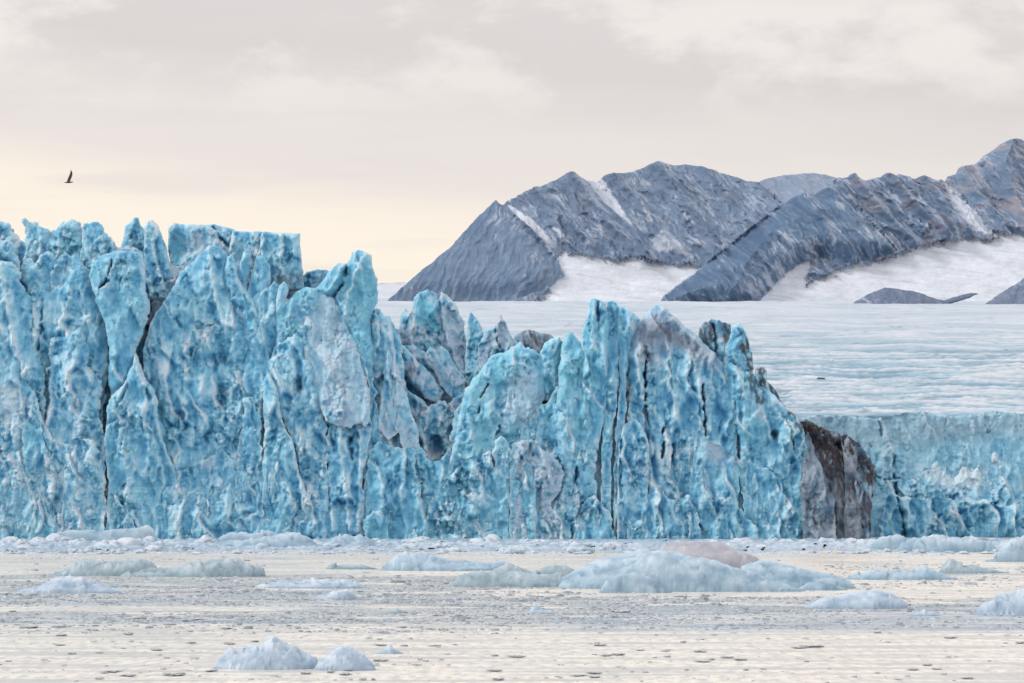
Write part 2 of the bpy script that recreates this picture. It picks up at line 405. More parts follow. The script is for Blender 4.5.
sl(LC, 'ice_block', 417, [(260,235),(262,231),(275,232),(290,233),(299,233),(300,250),(302,272),(303,290),(262,292),(258,262)], R=1.2, Tb=2.5, jag=.5, fl=.5, mid=.5, tq=.1, white=.02, dirt=.55,
   patches=[([(276,275),(300,272),(303,285),(270,285)], (.12,.10,.11), .6, 2)])
sl(LC, 'ice_block', 420, [(302,274),(306,271),(316,269),(326,269),(332,272),(330,292),(300,295)], R=1.5, Tb=2, jag=.5, white=.1, weather=.3)
sl(LC, 'ice_wall', 417, [(-40,300),(20,290),(60,300),(100,330),(130,345),(150,330),(200,320),(240,330),(280,345),(330,340),(352,345),(368,360),(392,390),(400,420),(404,541),(-40,541)], R=3, Tb=3, seed=402, deep=.05, fl=1.2)
# dusty ramps between the back row and the big buttresses
sl(LC, 'ice_ramp', 414, [(84,262),(92,250),(106,249),(116,247),(140,250),(160,258),(176,268),(186,262),(195,256),(200,300),(180,400),(160,470),(120,470),(100,330)],
   lean=.22, R=2.5, Tb=3, white=.0, weather=.85, dirt=.55, fl=.8, patches=[([(146,300),(152,296),(158,330),(148,400),(140,400),(142,350)], (.13,.13,.17), .7, 4)],
   cracks=[([(148,285),(150,300),(147,330)], 12, 2.5)])
sl(LC, 'ice_ramp', 414, [(210,262),(224,240),(240,238),(262,248),(285,276),(300,284),(300,330),(250,360),(215,330)], lean=.3, R=2.5, Tb=3, white=.02, weather=.7, dirt=.45)
# lumps in the upper left
sl(LC, 'ice_lump', 411.5, [(-40,300),(-40,246),(-5,240),(6,241),(14,246),(18,260),(18,285),(14,320)], R=2.5, Tb=3, white=0., tq=.1, fl=.5)
sl(LC, 'ice_lump', 412.5, [(16,300),(18,268),(26,258),(34,262),(42,252),(48,247),(54,254),(56,280),(50,310)], R=2, Tb=3, white=.06, dirt=.35, fl=.4, weather=.2)
sl(LC, 'ice_lump', 411.8, [(46,320),(48,272),(52,260),(58,254),(64,252),(68,257),(72,254),(80,258),(86,268),(84,300),(72,330)], R=1.6, Tb=3, white=.04, dirt=.6, fl=.4, weather=.3)
sl(LC, 'ice_buttress', 410, [(18,300),(26,290),(36,284),(48,290),(60,286),(70,268),(80,262),(88,270),(92,290),(98,304),(106,325),(107,358),(104,400),(100,440),(104,541),(16,541)],
   R=3, Tb=4, white=.0, tq=.2, weather=.05,
   ridges=[([(70,268),(68,300),(60,330)], 8, 4), ([(30,290),(36,330),(34,370)], 7, 4)], cracks=[([(42,300),(41,330),(38,350)], 8, 2)])
sl(LC, 'ice_buttress', 409, [(-230,541),(-225,300),(-190,255),(-150,270),(-120,250),(-80,268),(-50,252),(-20,280),(-20,541)], R=3, Tb=4, seed=555)
sl(LC, 'ice_buttress', 407, [(-40,262),(-10,258),(10,260),(16,272),(20,288),(30,296),(34,314),(28,330),(36,352),(44,380),(46,420),(60,450),(76,470),(84,541),(-40,541)],
   R=3, Tb=3.5, white=.02, tq=.25, weather=.05, ridges=[([(0,262),(6,300),(14,340),(26,380)], 9, 4)])
sl(LC, 'ice_block', 406, [(47,400),(47,345),(50,338),(60,333),(72,328),(81,322),(84,330),(85,352),(86,366),(95,370),(101,386),(99,415),(104,440),(104,480),(100,541),(36,541),(44,450)],
   R=2.5, Tb=4, white=.10, weather=.12, fl=.8, ch=1.3, cracks=[([(46,382),(44,350),(45,335)], 16, 3)], pits=[(43,412,3.5,9,14),(78,372,6,4,8)])
sl(LC, 'ice_buttress', 404, [(-40,345),(-20,335),(0,340),(10,352),(20,360),(26,378),(37,400),(44,430),(56,445),(76,440),(92,440),(100,452),(104,480),(104,541),(-40,541)],
   R=3, Tb=4, white=.07, weather=.25, fl=.7, ch=1.3, patches=[([(2,385),(18,385),(24,410),(10,430),(0,420)], WHIT, .5, 6)])
sl(LC, 'ice_fin', 402.5, [(22,440),(27,410),(31,398),(36,412),(42,440),(50,480),(54,541),(10,541)], R=1.8, Tb=2.5, tq=.5, ch=1.1)
sl(LC, 'ice_lump', 401.5, [(60,500),(64,455),(74,437),(84,440),(90,455),(100,475),(102,541),(56,541)], R=2.2, Tb=2.5, white=.08, weather=.2)
# the tall hanging fin left of the recess and its foot
sl(LC, 'ice_fin', 404, [(93,300),(86,276),(88,263),(100,253),(114,250),(130,250),(138,252),(142,262),(143,276),(144,290),(148,303),(145,320),(138,338),(133,355),(130,375),(124,400),(112,410),(105,385),(107,358),(105,330),(98,312)],
   R=2.6, Tb=5, deep=.06, tq=.35, jag=.8, fl=.35, mid=.9, seed=4, fade=(412,345), cracks=[([(112,260),(109,270),(104,284)], 12, 1.3), ([(113,276),(104,284),(97,288)], 9, 1.2)],
   ridges=[([(139,254),(143,290),(146,305),(138,338),(132,356)], 6, 2.5)])
sl(LC, 'ice_fin', 403, [(128,372),(134,352),(139,368),(145,380),(152,388),(157,402),(156,418),(160,436),(165,450),(170,460),(178,490),(190,515),(202,541),(104,541),(106,480),(103,440),(107,400),(118,388)],
   R=2.6, Tb=4, tq=.45, jag=.8, fl=1.1, seed=5, white=.04, ridges=[([(134,352),(139,375),(152,395),(156,415),(160,440),(178,490)], 7, 2.5), ([(118,395),(120,430),(126,480),(122,535)], 6, 3), ([(143,408),(146,430),(150,455)], 8, 2.5)],
   cracks=[([(126,385),(122,396),(120,402)], 6, 2)])
sl(LC, 'ice_lump', 401, [(105,541),(108,510),(112,492),(118,500),(124,512),(130,520),(140,541)], R=1.5, Tb=2, white=.1)
# the great domed buttress
sl(LC, 'ice_buttress', 408.5, [(150,541),(150,470),(152,410),(142,380),(140,350),(146,325),(156,308),(168,292),(177,270),(190,259),(199,250),(207,244),(216,244),(223,250),(228,262),(236,282),(245,305),(252,330),(254,352),(254,372),(256,400),(262,541)],
   R=4, Tb=6, lean=.14, fl=.7, mid=1.5, ch=1.15, seed=11, deep=.02, tq=.15, weather=.05, jag=.7,
   ridges=[([(207,246),(212,275),(218,305),(226,330)], 8, 4), ([(186,345),(184,380),(186,420)], 5, 3)],
   pits=[(219,358,10,6,8),(222,395,6,16,8)], cracks=[([(182,330),(176,320),(178,305)], 5, 2)])
sl(LC, 'ice_lump', 405.5, [(150,541),(158,480),(178,470),(200,462),(222,450),(236,462),(242,490),(252,541)], R=3, Tb=3, lean=.18, deep=.05, ch=1.2, mid=1.3, fade=None, patches=[([(196,450),(214,455),(216,470),(200,470)], WHIT, .4, 4)])
sl(LC, 'ice_lump', 402.8, [(188,541),(196,512),(204,500),(208,512),(214,541)], R=1.5, Tb=2, white=.25, weather=.3)
# fins to the right of it
sl(LC, 'ice_fin', 408, [(224,300),(222,270),(226,256),(230,255),(235,263),(240,282),(250,296),(257,306),(259,330),(259,350),(262,364),(271,384),(279,398),(281,420),(290,440),(300,470),(306,541),(234,541),(238,450),(240,380),(245,350),(240,320)],
   R=2.6, Tb=4.5, seed=21, tq=.2, jag=.8, fl=1.2, ridges=[([(230,256),(238,284),(254,306),(257,350),(262,368)], 6, 2.5)])
sl(LC, 'ice_fin', 404.5, [(258,541),(262,470),(264,420),(262,385),(266,370),(271,376),(279,392),(281,420),(291,438),(298,468),(307,500),(309,541)],
   R=2.4, Tb=4, seed=22, tq=.3, jag=.8, ridges=[([(268,376),(278,395),(280,420),(291,440),(300,480),(305,520)], 8, 2.5)])
sl(LC, 'ice_fin', 405.5, [(232,541),(236,470),(243,420),(244,400),(252,396),(260,420),(264,470),(264,541)], R=2.4, Tb=3, seed=23, deep=.05, fl=1.2)
sl(LC, 'ice_lump', 411, [(234,320),(236,272),(242,252),(246,248),(250,251),(250,262),(246,280),(246,320)], R=1.6, Tb=2.5, tq=.3, fl=.5, jag=.6)
sl(LC, 'ice_lump', 410, [(244,320),(246,290),(252,268),(256,256),(262,256),(269,266),(270,280),(262,300),(262,330)], R=1.8, Tb=3, tq=.2, fl=.5, dirt=.3, jag=.6)
sl(LC, 'ice_buttress', 409, [(246,380),(250,300),(258,292),(266,286),(274,280),(280,300),(280,330),(278,360),(280,420),(262,430)], R=2.5, Tb=3, fl=.9, tq=.1)
sl(LC, 'ice_lump', 408, [(274,320),(274,300),(279,284),(283,281),(287,287),(286,300),(296,290),(306,286),(318,288),(322,296),(312,318),(304,345),(276,345)], R=1.8, Tb=3, tq=.7, fl=.4, jag=.6, white=.02)
sl(LC, 'ice_lump', 406.5, [(270,380),(270,356),(276,344),(286,335),(298,333),(306,343),(311,358),(318,378),(322,402),(326,430),(330,470),(326,541),(296,541),(294,480),(286,430),(276,404)],
   R=2.4, Tb=4, seed=31, ch=1.4, white=.04, ridges=[([(286,337),(300,352),(310,380),(316,410)], 6, 3)], pits=[(296,386,6,10,10)])
sl(LC, 'ice_slab', 398.5, [(300,330),(303,303),(308,292),(318,286),(328,291),(338,298),(346,305),(351,317),(350,326),(357,345),(363,370),(369,390),(371,405),(369,420),(366,428),(361,424),(354,425),(350,428),(343,425),(335,425),(326,422),(318,402),(308,372),(300,350)],
   R=2, Tb=5, lean=.30, common=None, seed=33, white=.14, weather=.38, patches=[([(312,300),(335,296),(352,330),(372,400),(366,424),(335,424),(318,390)], (.46,.60,.73), .45, 9)], fl=.5, mid=.6, ch=.8, jag=.9,
   ridges=[([(338,298),(351,325),(364,375),(370,410)], 6, 2.5), ([(318,350),(335,380),(350,410)], 4, 3)], dirt=.12)
sl(LC, 'ice_buttress', 408, [(322,541),(324,480),(322,420),(330,400),(360,400),(372,410),(369,440),(364,470),(363,541)], R=2.5, Tb=4, seed=34, weather=.1, fl=.5,
   ridges=[([(341,425),(340,450),(345,480),(350,530)], 9, 3), ([(360,430),(361,460),(360,530)], 8, 3), ([(324,430),(330,480),(334,530)], 8, 3)], cracks=[([(327,470),(325,440),(326,426)], 10, 2.5), ([(352,460),(350,440),(350,430)], 8, 3)])
# leaning tower
sl(LC, 'serac', 409, [(310,292),(320,282),(326,272),(331,266),(337,262),(346,262),(350,257),(352,251),(358,248),(364,251),(370,253),(371,262),(374,272),(377,283),(376,300),(372,312),(370,322),(374,350),(372,400),(350,400),(346,330),(330,300)],
   R=2.4, Tb=5, seed=35, tq=.9, jag=.6, fl=.35, mid=.8, deep=.03,
   ridges=[([(344,262),(338,278),(328,292)], 12, 3), ([(366,254),(356,275),(348,300),(346,315)], 9, 4)], cracks=[([(347,262),(344,278),(334,296)], 10, 2.5)])
sl(LC, 'ice_fin', 412, [(364,541),(366,450),(364,400),(366,350),(368,322),(372,310),(379,309),(384,316),(389,316),(394,326),(398,336),(402,352),(404,380),(408,410),(418,450),(424,541)],
   R=2.4, Tb=3.5, seed=36, white=.04, weather=.25, fl=1.5, tq=.2, dirt=.2)
sl(LC, 'ice_fin', 409.5, [(352,330),(358,336),(362,352),(370,374),(376,392),(380,420),(384,470),(390,541),(360,541),(366,430),(370,405),(362,370)], R=1.8, Tb=3, seed=37, weather=.15, fl=1, fade=(500,430))
sl(LC, 'ice_fin', 409, [(378,430),(381,395),(384,360),(388,345),(392,360),(392,390),(396,420),(398,432),(388,440)], R=1.6, Tb=3.5, seed=38, white=.08, weather=.5, fl=.6, jag=.7)
sl(LC, 'ice_fin', 409.5, [(396,430),(393,400),(394,378),(397,372),(402,382),(408,398),(413,415),(418,430),(420,470),(404,450)], R=1.6, Tb=4, seed=39, white=.1, weather=.6, fl=.5, jag=.7)

# --- middle seracs, set back behind the left cliff
MC = empty('serac_ridge', at(450, 541, 412), 'greyish ice pinnacles standing back between the two big blue cliffs', 'ice pinnacles')
sl(MC, 'ice_wall', 432, [(392,380),(398,340),(420,330),(470,335),(520,338),(558,338),(600,360),(640,541),(392,541)], R=2, Tb=3, weather=.3, white=.04, seed=50)
sl(MC, 'pinnacle', 426, [(395,345),(398,328),(402,312),(405,305),(408,310),(413,299),(419,292),(427,288),(434,291),(440,300),(444,320),(448,350),(452,400),(400,400),(394,370)],
   R=2, Tb=3.5, seed=51, weather=.6, dirt=.5, tq=.5, jag=.9, fl=1, patches=[([(414,305),(424,298),(436,308),(440,330),(430,332),(424,322),(416,325)], (.12,.48,.66), .8, 3)])
sl(MC, 'pinnacle', 424, [(436,330),(438,300),(441,292),(447,294),(453,301),(458,310),(463,322),(466,338),(470,352),(471,370),(467,390),(460,400),(446,395),(440,360)],
   R=1.6, Tb=3.5, seed=52, weather=.75, dirt=.3, jag=.8, lean=.2, ridges=[([(441,294),(443,320),(452,350),(464,385)], 7, 2.5)])
sl(MC, 'pinnacle', 425, [(464,380),(466,340),(467,322),(470,311),(473,313),(478,320),(482,326),(486,340),(490,380),(482,410)], R=1.2, Tb=2.5, seed=53, tq=.5, weather=.2, jag=.6)
sl(MC, 'pinnacle', 424, [(470,400),(478,345),(486,330),(494,328),(498,318),(500,312),(502,313),(506,326),(513,337),(522,345),(530,390),(520,420)],
   R=1.2, Tb=3, seed=54, weather=.7, dirt=.6, jag=.9, ridges=[([(501,314),(497,330),(499,350)], 8, 2)], cracks=[([(502,352),(497,338),(496,328)], 8, 1.6)])
sl(MC, 'ice_block', 427, [(508,380),(514,336),(520,331),(530,329),(541,333),(551,334),(560,338),(566,350),(566,400),(510,400)], R=2, Tb=3, seed=55, weather=.4, dirt=1.7, jag=.8)
sl(MC, 'ice_ramp', 420, [(394,380),(396,350),(404,344),(412,345),(424,350),(440,368),(452,385),(466,392),(484,400),(500,420),(480,470),(420,470),(402,420)], R=2, Tb=3, seed=56, weather=.7, dirt=.12, lean=.3)
for i, (o_, tqv) in enumerate([
    ([(398,352),(401,344),(408,350),(420,364),(434,378),(444,392),(438,402),(424,398),(410,382),(402,368)], .1),
    ([(426,352),(430,346),(440,356),(452,372),(464,386),(472,398),(464,408),(450,398),(438,380)], .1),
    ([(438,372),(441,346),(446,350),(456,365),(466,380),(464,390),(452,388)], .5),
    ([(400,400),(404,384),(412,392),(424,402),(432,415),(428,425),(414,418)], .3),
    ([(446,412),(452,398),(464,394),(474,402),(470,425),(456,430)], .1)]):
    sl(MC, 'ice_fin', 414 - i * .6, o_, R=1.3, Tb=3, seed=57 + i, weather=.65, tq=tqv, jag=.7, fl=.8, lean=.25)
sl(MC, 'ice_rubble', 411, [(380,470),(384,428),(392,422),(402,424),(412,424),(422,412),(430,405),(442,400),(452,404),(462,412),(476,450),(480,541),(390,541)],
   R=1.2, Tb=2, seed=64, white=.08, weather=.35, dirt=.3, ch=2.0, fine=2, fl=.5, jag=2.4, lean=.3, pits=[(386,412,3.5,12,26),(405,408,6,8,26),(436,446,6,10,20),(412,425,4,5,12),(398,436,3,4,12)])
sl(MC, 'ice_buttress', 407, [(364,541),(366,480),(370,452),(378,440),(390,446),(402,452),(412,440),(416,470),(422,500),(430,541)], R=2.4, Tb=4, seed=65, deep=.08, tq=.5, pits=[(372,470,6,18,6)])
sl(MC, 'ice_buttress', 408, [(408,541),(412,470),(418,440),(424,448),(430,462),(440,460),(448,452),(460,470),(462,541)], R=2.4, Tb=3.5, seed=66, tq=.5)
sl(MC, 'ice_block', 403.5, [(364,541),(364,520),(372,508),(382,512),(388,522),(390,541)], R=1.6, Tb=2, seed=67, tq=.9, fl=.3)

# --- central cliff
CC = empty('ice_cliff', at(640, 541, 402), 'central turquoise ice cliff rising to a split crest, cut by vertical black cracks', 'ice cliff')
sl(CC, 'ice_wall', 413, [(424,541),(432,500),(446,450),(458,405),(480,372),(500,362),(540,358),(560,345),(584,350),(592,310),(604,306),(630,312),(640,322),(650,312),(668,312),(690,330),(705,345),(726,350),(750,366),(768,385),(782,402),(790,412),(804,426),(806,470),(804,500),(808,541)],
   R=3, Tb=4, seed=70, lean=.10)
sl(CC, 'ice_buttress', 406, [(440,541),(448,470),(455,440),(458,418),(462,400),(467,388),(475,374),(484,363),(495,354),(504,350),(512,346),(520,342),(527,346),(535,348),(541,354),(545,385),(544,420),(540,460),(540,541)],
   R=4, Tb=5, seed=71, tq=.85, jag=1, fl=.6, mid=1.2, ch=1.1, white=.02, cracks=[([(478,412),(480,398),(488,384)], 10, 1.5), ([(496,438),(500,425),(502,415)], 8, 1.5)],
   patches=[([(510,375),(535,372),(545,400),(540,430),(515,425),(505,400)], LAV, .5, 8)])
sl(CC, 'serac', 408, [(540,400),(540,352),(545,342),(552,337),(559,336),(563,341),(563,360),(560,400)], R=1.8, Tb=3, seed=72, tq=.8, jag=.8, fl=.5)
sl(CC, 'ice_fin', 404, [(556,420),(558,380),(562,345),(566,334),(571,331),(577,337),(583,345),(589,356),(592,380),(592,420),(590,460),(560,465)],
   R=2.2, Tb=3.5, seed=73, tq=.9, jag=.8, fl=.8, fade=(465,420))
sl(CC, 'ice_buttress', 405, [(500,541),(506,450),(528,420),(548,400),(556,385),(576,380),(594,400),(596,460),(600,541)], R=3, Tb=3, seed=74, tq=.3, ch=1.2, weather=.1,
   cracks=[([(575,458),(577,446),(579,438)], 14, 2.2), ([(572,541),(575,500),(577,468)], 12, 1.8)], pits=[(547,446,9,7,9)])
sl(CC, 'ice_fin', 403.5, [(586,440),(582,400),(582,365),(580,345),(583,330),(587,314),(589,302),(592,295),(598,298),(606,301),(610,320),(610,350),(608,380),(604,420),(598,450)],
   R=2.0, Tb=4, seed=75, tq=.7, jag=.6, fl=1.3, fade=(455,410), ridges=[([(594,297),(592,340),(590,400)], 7, 2.5)], cracks=[([(598,330),(598,310),(599,300)], 7, 2)])
sl(CC, 'ice_fin', 405, [(602,460),(603,400),(606,350),(606,318),(607,301),(612,299),(617,303),(620,322),(620,360),(618,400),(612,440),(610,541),(600,541)], R=1.8, Tb=3, seed=76, tq=.3, jag=.7, weather=.1, dirt=.15, fl=1.2)
sl(CC, 'ice_fin', 404.5, [(613,541),(616,430),(620,380),(618,330),(616,304),(624,306),(636,313),(641,319),(634,332),(630,350),(627,380),(626,420),(624,470),(626,541)],
   R=2.0, Tb=3.5, seed=77, jag=.8, weather=.2, dirt=.3, fl=1, tq=.2)
sl(CC, 'ice_buttress', 403.8, [(628,541),(628,440),(629,395),(626,375),(628,350),(633,332),(640,321),(645,313),(651,306),(658,303),(664,304),(669,308),(668,314),(676,316),(684,322),(696,332),(706,342),(716,352),(724,362),(730,380),(736,400),(738,440),(738,541)],
   R=3, Tb=5, seed=78, jag=.8, fl=1.5, lean=.16, white=.03,
   patches=[([(636,322),(656,306),(668,310),(700,336),(722,362),(716,372),(700,362),(680,350),(664,352),(650,372),(638,362),(630,345)], (.36,.42,.54), .62, 9),
            ([(636,325),(650,315),(690,340),(712,360),(690,352),(660,336),(645,350)], (.26,.24,.29), .45, 5)],
   ridges=[([(660,306),(680,326),(704,350),(728,385)], 8, 3), ([(668,345),(672,370),(676,420)], 9, 3), ([(690,350),(700,390),(708,430)], 8, 3.5), ([(640,345),(638,370),(642,400)], 8, 3)],
   cracks=[([(627,425),(628,400),(627,370)], 16, 2.5), ([(646,400),(645,372),(647,352)], 16, 1.7), ([(649,442),(648,422),(646,406)], 16, 1.7), ([(663,457),(664,436),(665,428)], 16, 1.9), ([(672,485),(673,460),(674,445)], 12, 1.7), ([(707,435),(704,405),(702,385)], 12, 1.8)])
sl(CC, 'ice_block', 402.5, [(618,480),(620,440),(624,424),(634,419),(642,424),(648,440),(650,470),(646,541),(618,541)], R=1.8, Tb=2.5, seed=79, deep=.04, weather=.3, dirt=.25, jag=.6, fl=.3, cracks=[([(622,520),(621,480),(621,440)], 12, 1.6)])
sl(CC, 'ice_buttress', 404, [(728,541),(732,470),(736,430),(730,390),(724,366),(732,362),(742,370),(752,372),(758,384),(768,388),(778,398),(786,408),(796,415),(803,423),(806,432),(807,450),(806,470),(803,484),(804,502),(808,520),(808,541)],
   R=3, Tb=5, seed=80, jag=.7, fl=1.2, tq=.55, white=.02, dirt=.25,
   ridges=[([(737,372),(745,400),(744,430)], 7, 3), ([(775,410),(795,440),(803,480),(805,530)], 5, 4)], pits=[(730,412,6,15,15),(737,448,3.5,13,16),(776,436,3,5,15),(768,432,6,8,6)],
   cracks=[([(740,460),(739,440),(736,425)], 14, 2), ([(793,445),(791,430),(786,416)], 8, 1.6), ([(778,541),(776,530),(779,520)], 9, 2.5)],
   patches=[([(757,405),(763,408),(766,420),(760,420)], LAV, .7, 2), ([(744,366),(760,372),(768,404),(756,404)], DIRT, .8, 1.5), ([(782,398),(796,412),(806,424),(806,440),(794,424)], DIRT, .8, 1.2)])
sl(CC, 'serac', 411, [(698,345),(700,328),(704,322),(712,318),(720,320),(726,322),(731,324),(733,340),(728,360),(722,372),(708,360)], R=1.6, Tb=3, seed=81, jag=.8, dirt=.9, fl=1.2, weather=.2,
   cracks=[([(716,352),(716,335),(714,324)], 9, 2.2)], patches=[([(698,318),(712,316),(716,330),(712,350),(702,345)], DIRT, .8, 1.2), ([(722,318),(732,320),(734,350),(726,360)], DIRT, .85, 1.2)])
sl(CC, 'serac', 408.5, [(722,372),(724,356),(730,340),(734,326),(739,323),(744,326),(747,332),(751,345),(753,358),(754,368),(750,378),(738,385),(728,382)], R=1.8, Tb=3.5, seed=82, jag=.8, dirt=.45, fl=.8,
   patches=[([(742,328),(749,338),(756,368),(749,372),(741,350)], DIRT, .95, 1.2)])
sl(CC, 'serac', 407, [(752,400),(753,378),(757,369),(763,366),(767,370),(768,380),(777,392),(784,406),(788,416),(770,420)], R=1.4, Tb=3, seed=83, jag=.7, dirt=.5,
   patches=[([(755,366),(766,368),(780,394),(790,414),(776,410),(762,390)], DIRT, .95, 1.2)])
sl(CC, 'ice_lump', 401.5, [(688,541),(690,490),(694,460),(702,446),(711,440),(722,444),(732,452),(739,466),(740,484),(738,500),(748,518),(760,530),(764,541)], R=3, Tb=3, seed=84, tq=.35, weather=.15,
   patches=[([(705,442),(716,442),(730,456),(720,462),(706,456)], LAV, .7, 4)], ridges=[([(738,486),(744,510),(760,530)], 7, 2.5)])
sl(CC, 'ice_lump', 401.8, [(744,541),(744,505),(740,480),(746,466),(756,462),(768,470),(782,478),(790,500),(794,541)], R=3, Tb=2.5, seed=85, tq=.3, deep=.02)
sl(CC, 'ice_buttress', 402.2, [(640,541),(644,500),(652,485),(664,490),(676,500),(690,496),(700,520),(704,541)], R=2.4, Tb=2.5, seed=86, deep=.06)
sl(CC, 'ice_rubble', 401.5, [(420,541),(426,515),(434,498),(442,484),(452,472),(464,462),(476,455),(488,452),(498,444),(506,452),(510,480),(508,541)], R=3, Tb=3, seed=87, tq=.5, ch=1.8, fine=1.6, fl=.4, white=.02,
   pits=[(440,535,5,7,10)])
sl(CC, 'ice_lump', 401, [(494,460),(496,440),(500,435),(506,441),(514,456),(516,480),(496,480)], R=1.5, Tb=2.5, seed=88, white=.12, tq=.4, fl=.3)
sl(CC, 'ice_rubble', 400.5, [(512,541),(512,470),(514,445),(522,439),(532,440),(542,448),(554,456),(562,466),(564,480),(558,494),(552,502),(560,520),(562,541)], R=2.6, Tb=3.5, seed=89, white=.06, weather=.85, dirt=.25, ch=1.7, fine=1.8, fl=.5)
sl(CC, 'ice_column', 399.3, [(510,541),(509,500),(510,470),(514,462),(524,460),(532,466),(536,490),(536,541)], R=2, Tb=2.5, seed=90, white=.04, tq=.8, fl=.8, jag=.6)
sl(CC, 'ice_lump', 399.6, [(532,541),(536,515),(544,508),(552,516),(560,526),(562,541)], R=1.5, Tb=1.5, seed=91, white=.14)
sl(CC, 'ice_lump', 402, [(576,541),(578,520),(584,500),(594,496),(602,505),(612,512),(616,541)], R=2, Tb=2, seed=92, deep=.05)

# --- the dirt covered end of the central cliff
DC = empty('ice_cliff', at(836, 541, 404), 'dark grey ice buttress streaked with brown moraine dirt at the cliff end', 'ice cliff')
sl(DC, 'ice_wall', 408, [(802,541),(800,500),(801,440),(799,422),(808,421),(816,425),(828,428),(836,432),(846,436),(852,440),(862,448),(870,458),(875,468),(876,482),(872,505),(869,541)],
   R=2, Tb=4, seed=95, dirt=1.6, weather=.6, jag=1, fl=1.3, tq=0, cracks=[([(850,490),(846,460),(838,440)], 12, 2.5), ([(820,541),(812,520),(806,500)], 8, 1.6)],
   patches=[([(796,418),(830,424),(850,434),(876,470),(872,520),(858,500),(846,520),(836,480),(815,470),(806,500),(800,470)], DIRT, .95, 9), ([(796,418),(880,430),(880,541),(796,541)], (.17,.18,.22), .30, 3), ([(796,416),(832,422),(880,440),(880,490),(864,484),(846,470),(826,452),(800,446)], (.045,.035,.040), .85, 4), ([(822,541),(826,470),(834,472),(832,541)], DIRT, .7, 3)])
sl(DC, 'ice_fin', 406.5, [(846,480),(843,450),(842,436),(847,435),(853,444),(858,456),(857,475),(862,490),(860,541),(844,541)], R=1.4, Tb=3, seed=96, dirt=1.2, patches=[([(840,430),(862,430),(864,541),(840,541)], (.15,.14,.16), .5, 3)], weather=.8, jag=.7)
sl(DC, 'ice_fin', 405.5, [(802,541),(802,480),(804,450),(808,432),(813,440),(818,460),(826,480),(834,500),(836,541)], R=2, Tb=2.5, seed=97, dirt=.9, weather=.7, jag=.8, patches=[([(796,428),(820,428),(838,500),(838,541),(796,541)], (.19,.19,.23), .45, 3)])
sl(DC, 'ice_fin', 407, [(852,541),(856,480),(854,446),(862,448),(870,458),(875,470),(875,484),(870,510),(868,541)], R=1.4, Tb=2.5, seed=98, dirt=1.8, jag=.8,
   patches=[([(856,448),(874,468),(875,490),(866,480)], DIRT, .8, 3)])

# --- the farther front on the right
RC = empty('ice_cliff', at(950, 541, 425), 'pale blue ice cliff on the right, its flat rim below the glacier surface', 'ice cliff')
sl(RC, 'ice_wall', 428, [(790,541),(790,418),(820,415),(850,416),(870,419),(882,417),(892,415),(905,412),(920,410),(935,413),(950,415),(980,413),(1000,411),(1020,413),(1060,410),(1150,407),(1250,411),(1350,405),(1500,409),(1500,541)],
   R=.5, Tb=1.0, lean=.06, seed=101, fl=.3, mid=.5, ch=.35, fine=.6, jag=1.1, white=.05, weather=.2, rim=.1, patches=[([(780,405),(1070,400),(1070,428),(950,440),(880,450),(780,450)], (.40,.56,.66), .6, 10)],
   cracks=[([(905,541),(899,505),(893,470),(896,455)], 8, 1.8), ([(881,440),(880,425),(879,417)], 5, 1.5), ([(862,470),(884,480),(900,478)], 4, 1.3)])
sl(RC, 'ice_bench', 424, [(908,541),(906,500),(898,482),(908,464),(925,457),(942,452),(950,443),(962,441),(975,438),(984,438),(988,447),(996,443),(1004,440),(1012,434),(1017,433),(1022,440),(1032,438),(1060,432),(1140,446),(1230,470),(1290,541)],
   R=3, Tb=3, lean=.42, seed=102, fl=.3, mid=1.3, ch=1.5, jag=1, white=.03, weather=.1, tq=.3,
   patches=[([(918,462),(950,450),(985,452),(1010,455),(1014,475),(980,490),(945,488),(925,476)], WHIT, .65, 9), ([(940,462),(1000,460),(990,480),(950,482)], WHIT, .5, 8)])
sl(RC, 'ice_lump', 422.5, [(880,541),(882,505),(892,492),(906,498),(924,500),(944,496),(964,506),(984,500),(1004,508),(1030,500),(1060,505),(1060,541)], R=2.5, Tb=2, lean=.15, seed=103, deep=.01, ch=1.3,
   cracks=[([(906,541),(904,520),(898,498)], 10, 1.8)])
# ================================================================== GLACIER SURFACE
def firn_v(Y):
    return HY - F * ((18.3 - CAMZ + .067 * (Y - 432)) / Y)
def firn_z(X, Y):
    """mean slope of the glacier plus transverse crevasse waves whose spacing widens up-glacier"""
    z = 18.3 + .067 * (Y - 432)
    v = firn_v(Y); u = F * X / Y
    wv = v + 4.2 * fbm(u / 130, v / 30, 3, 5) + .8 * fbm(u / 26, v / 8, 2, 15)
    fade = .30 + .70 * sstep(318, 385, v)
    q = 2.7 * ridged(u / 240, wv / 5.8, 2, 21) + 2.2 * ridged(u / 100, wv / 2.9, 2, 22) + 1.0 * fbm(u / 9, v / 1.8, 3, 23) - 2.4
    return z, 1.35 * q * fade * Y / F * sstep(430, 442, Y), q
ang = np.linspace((HY - 416) / F, (HY - 304.3) / F, 400)
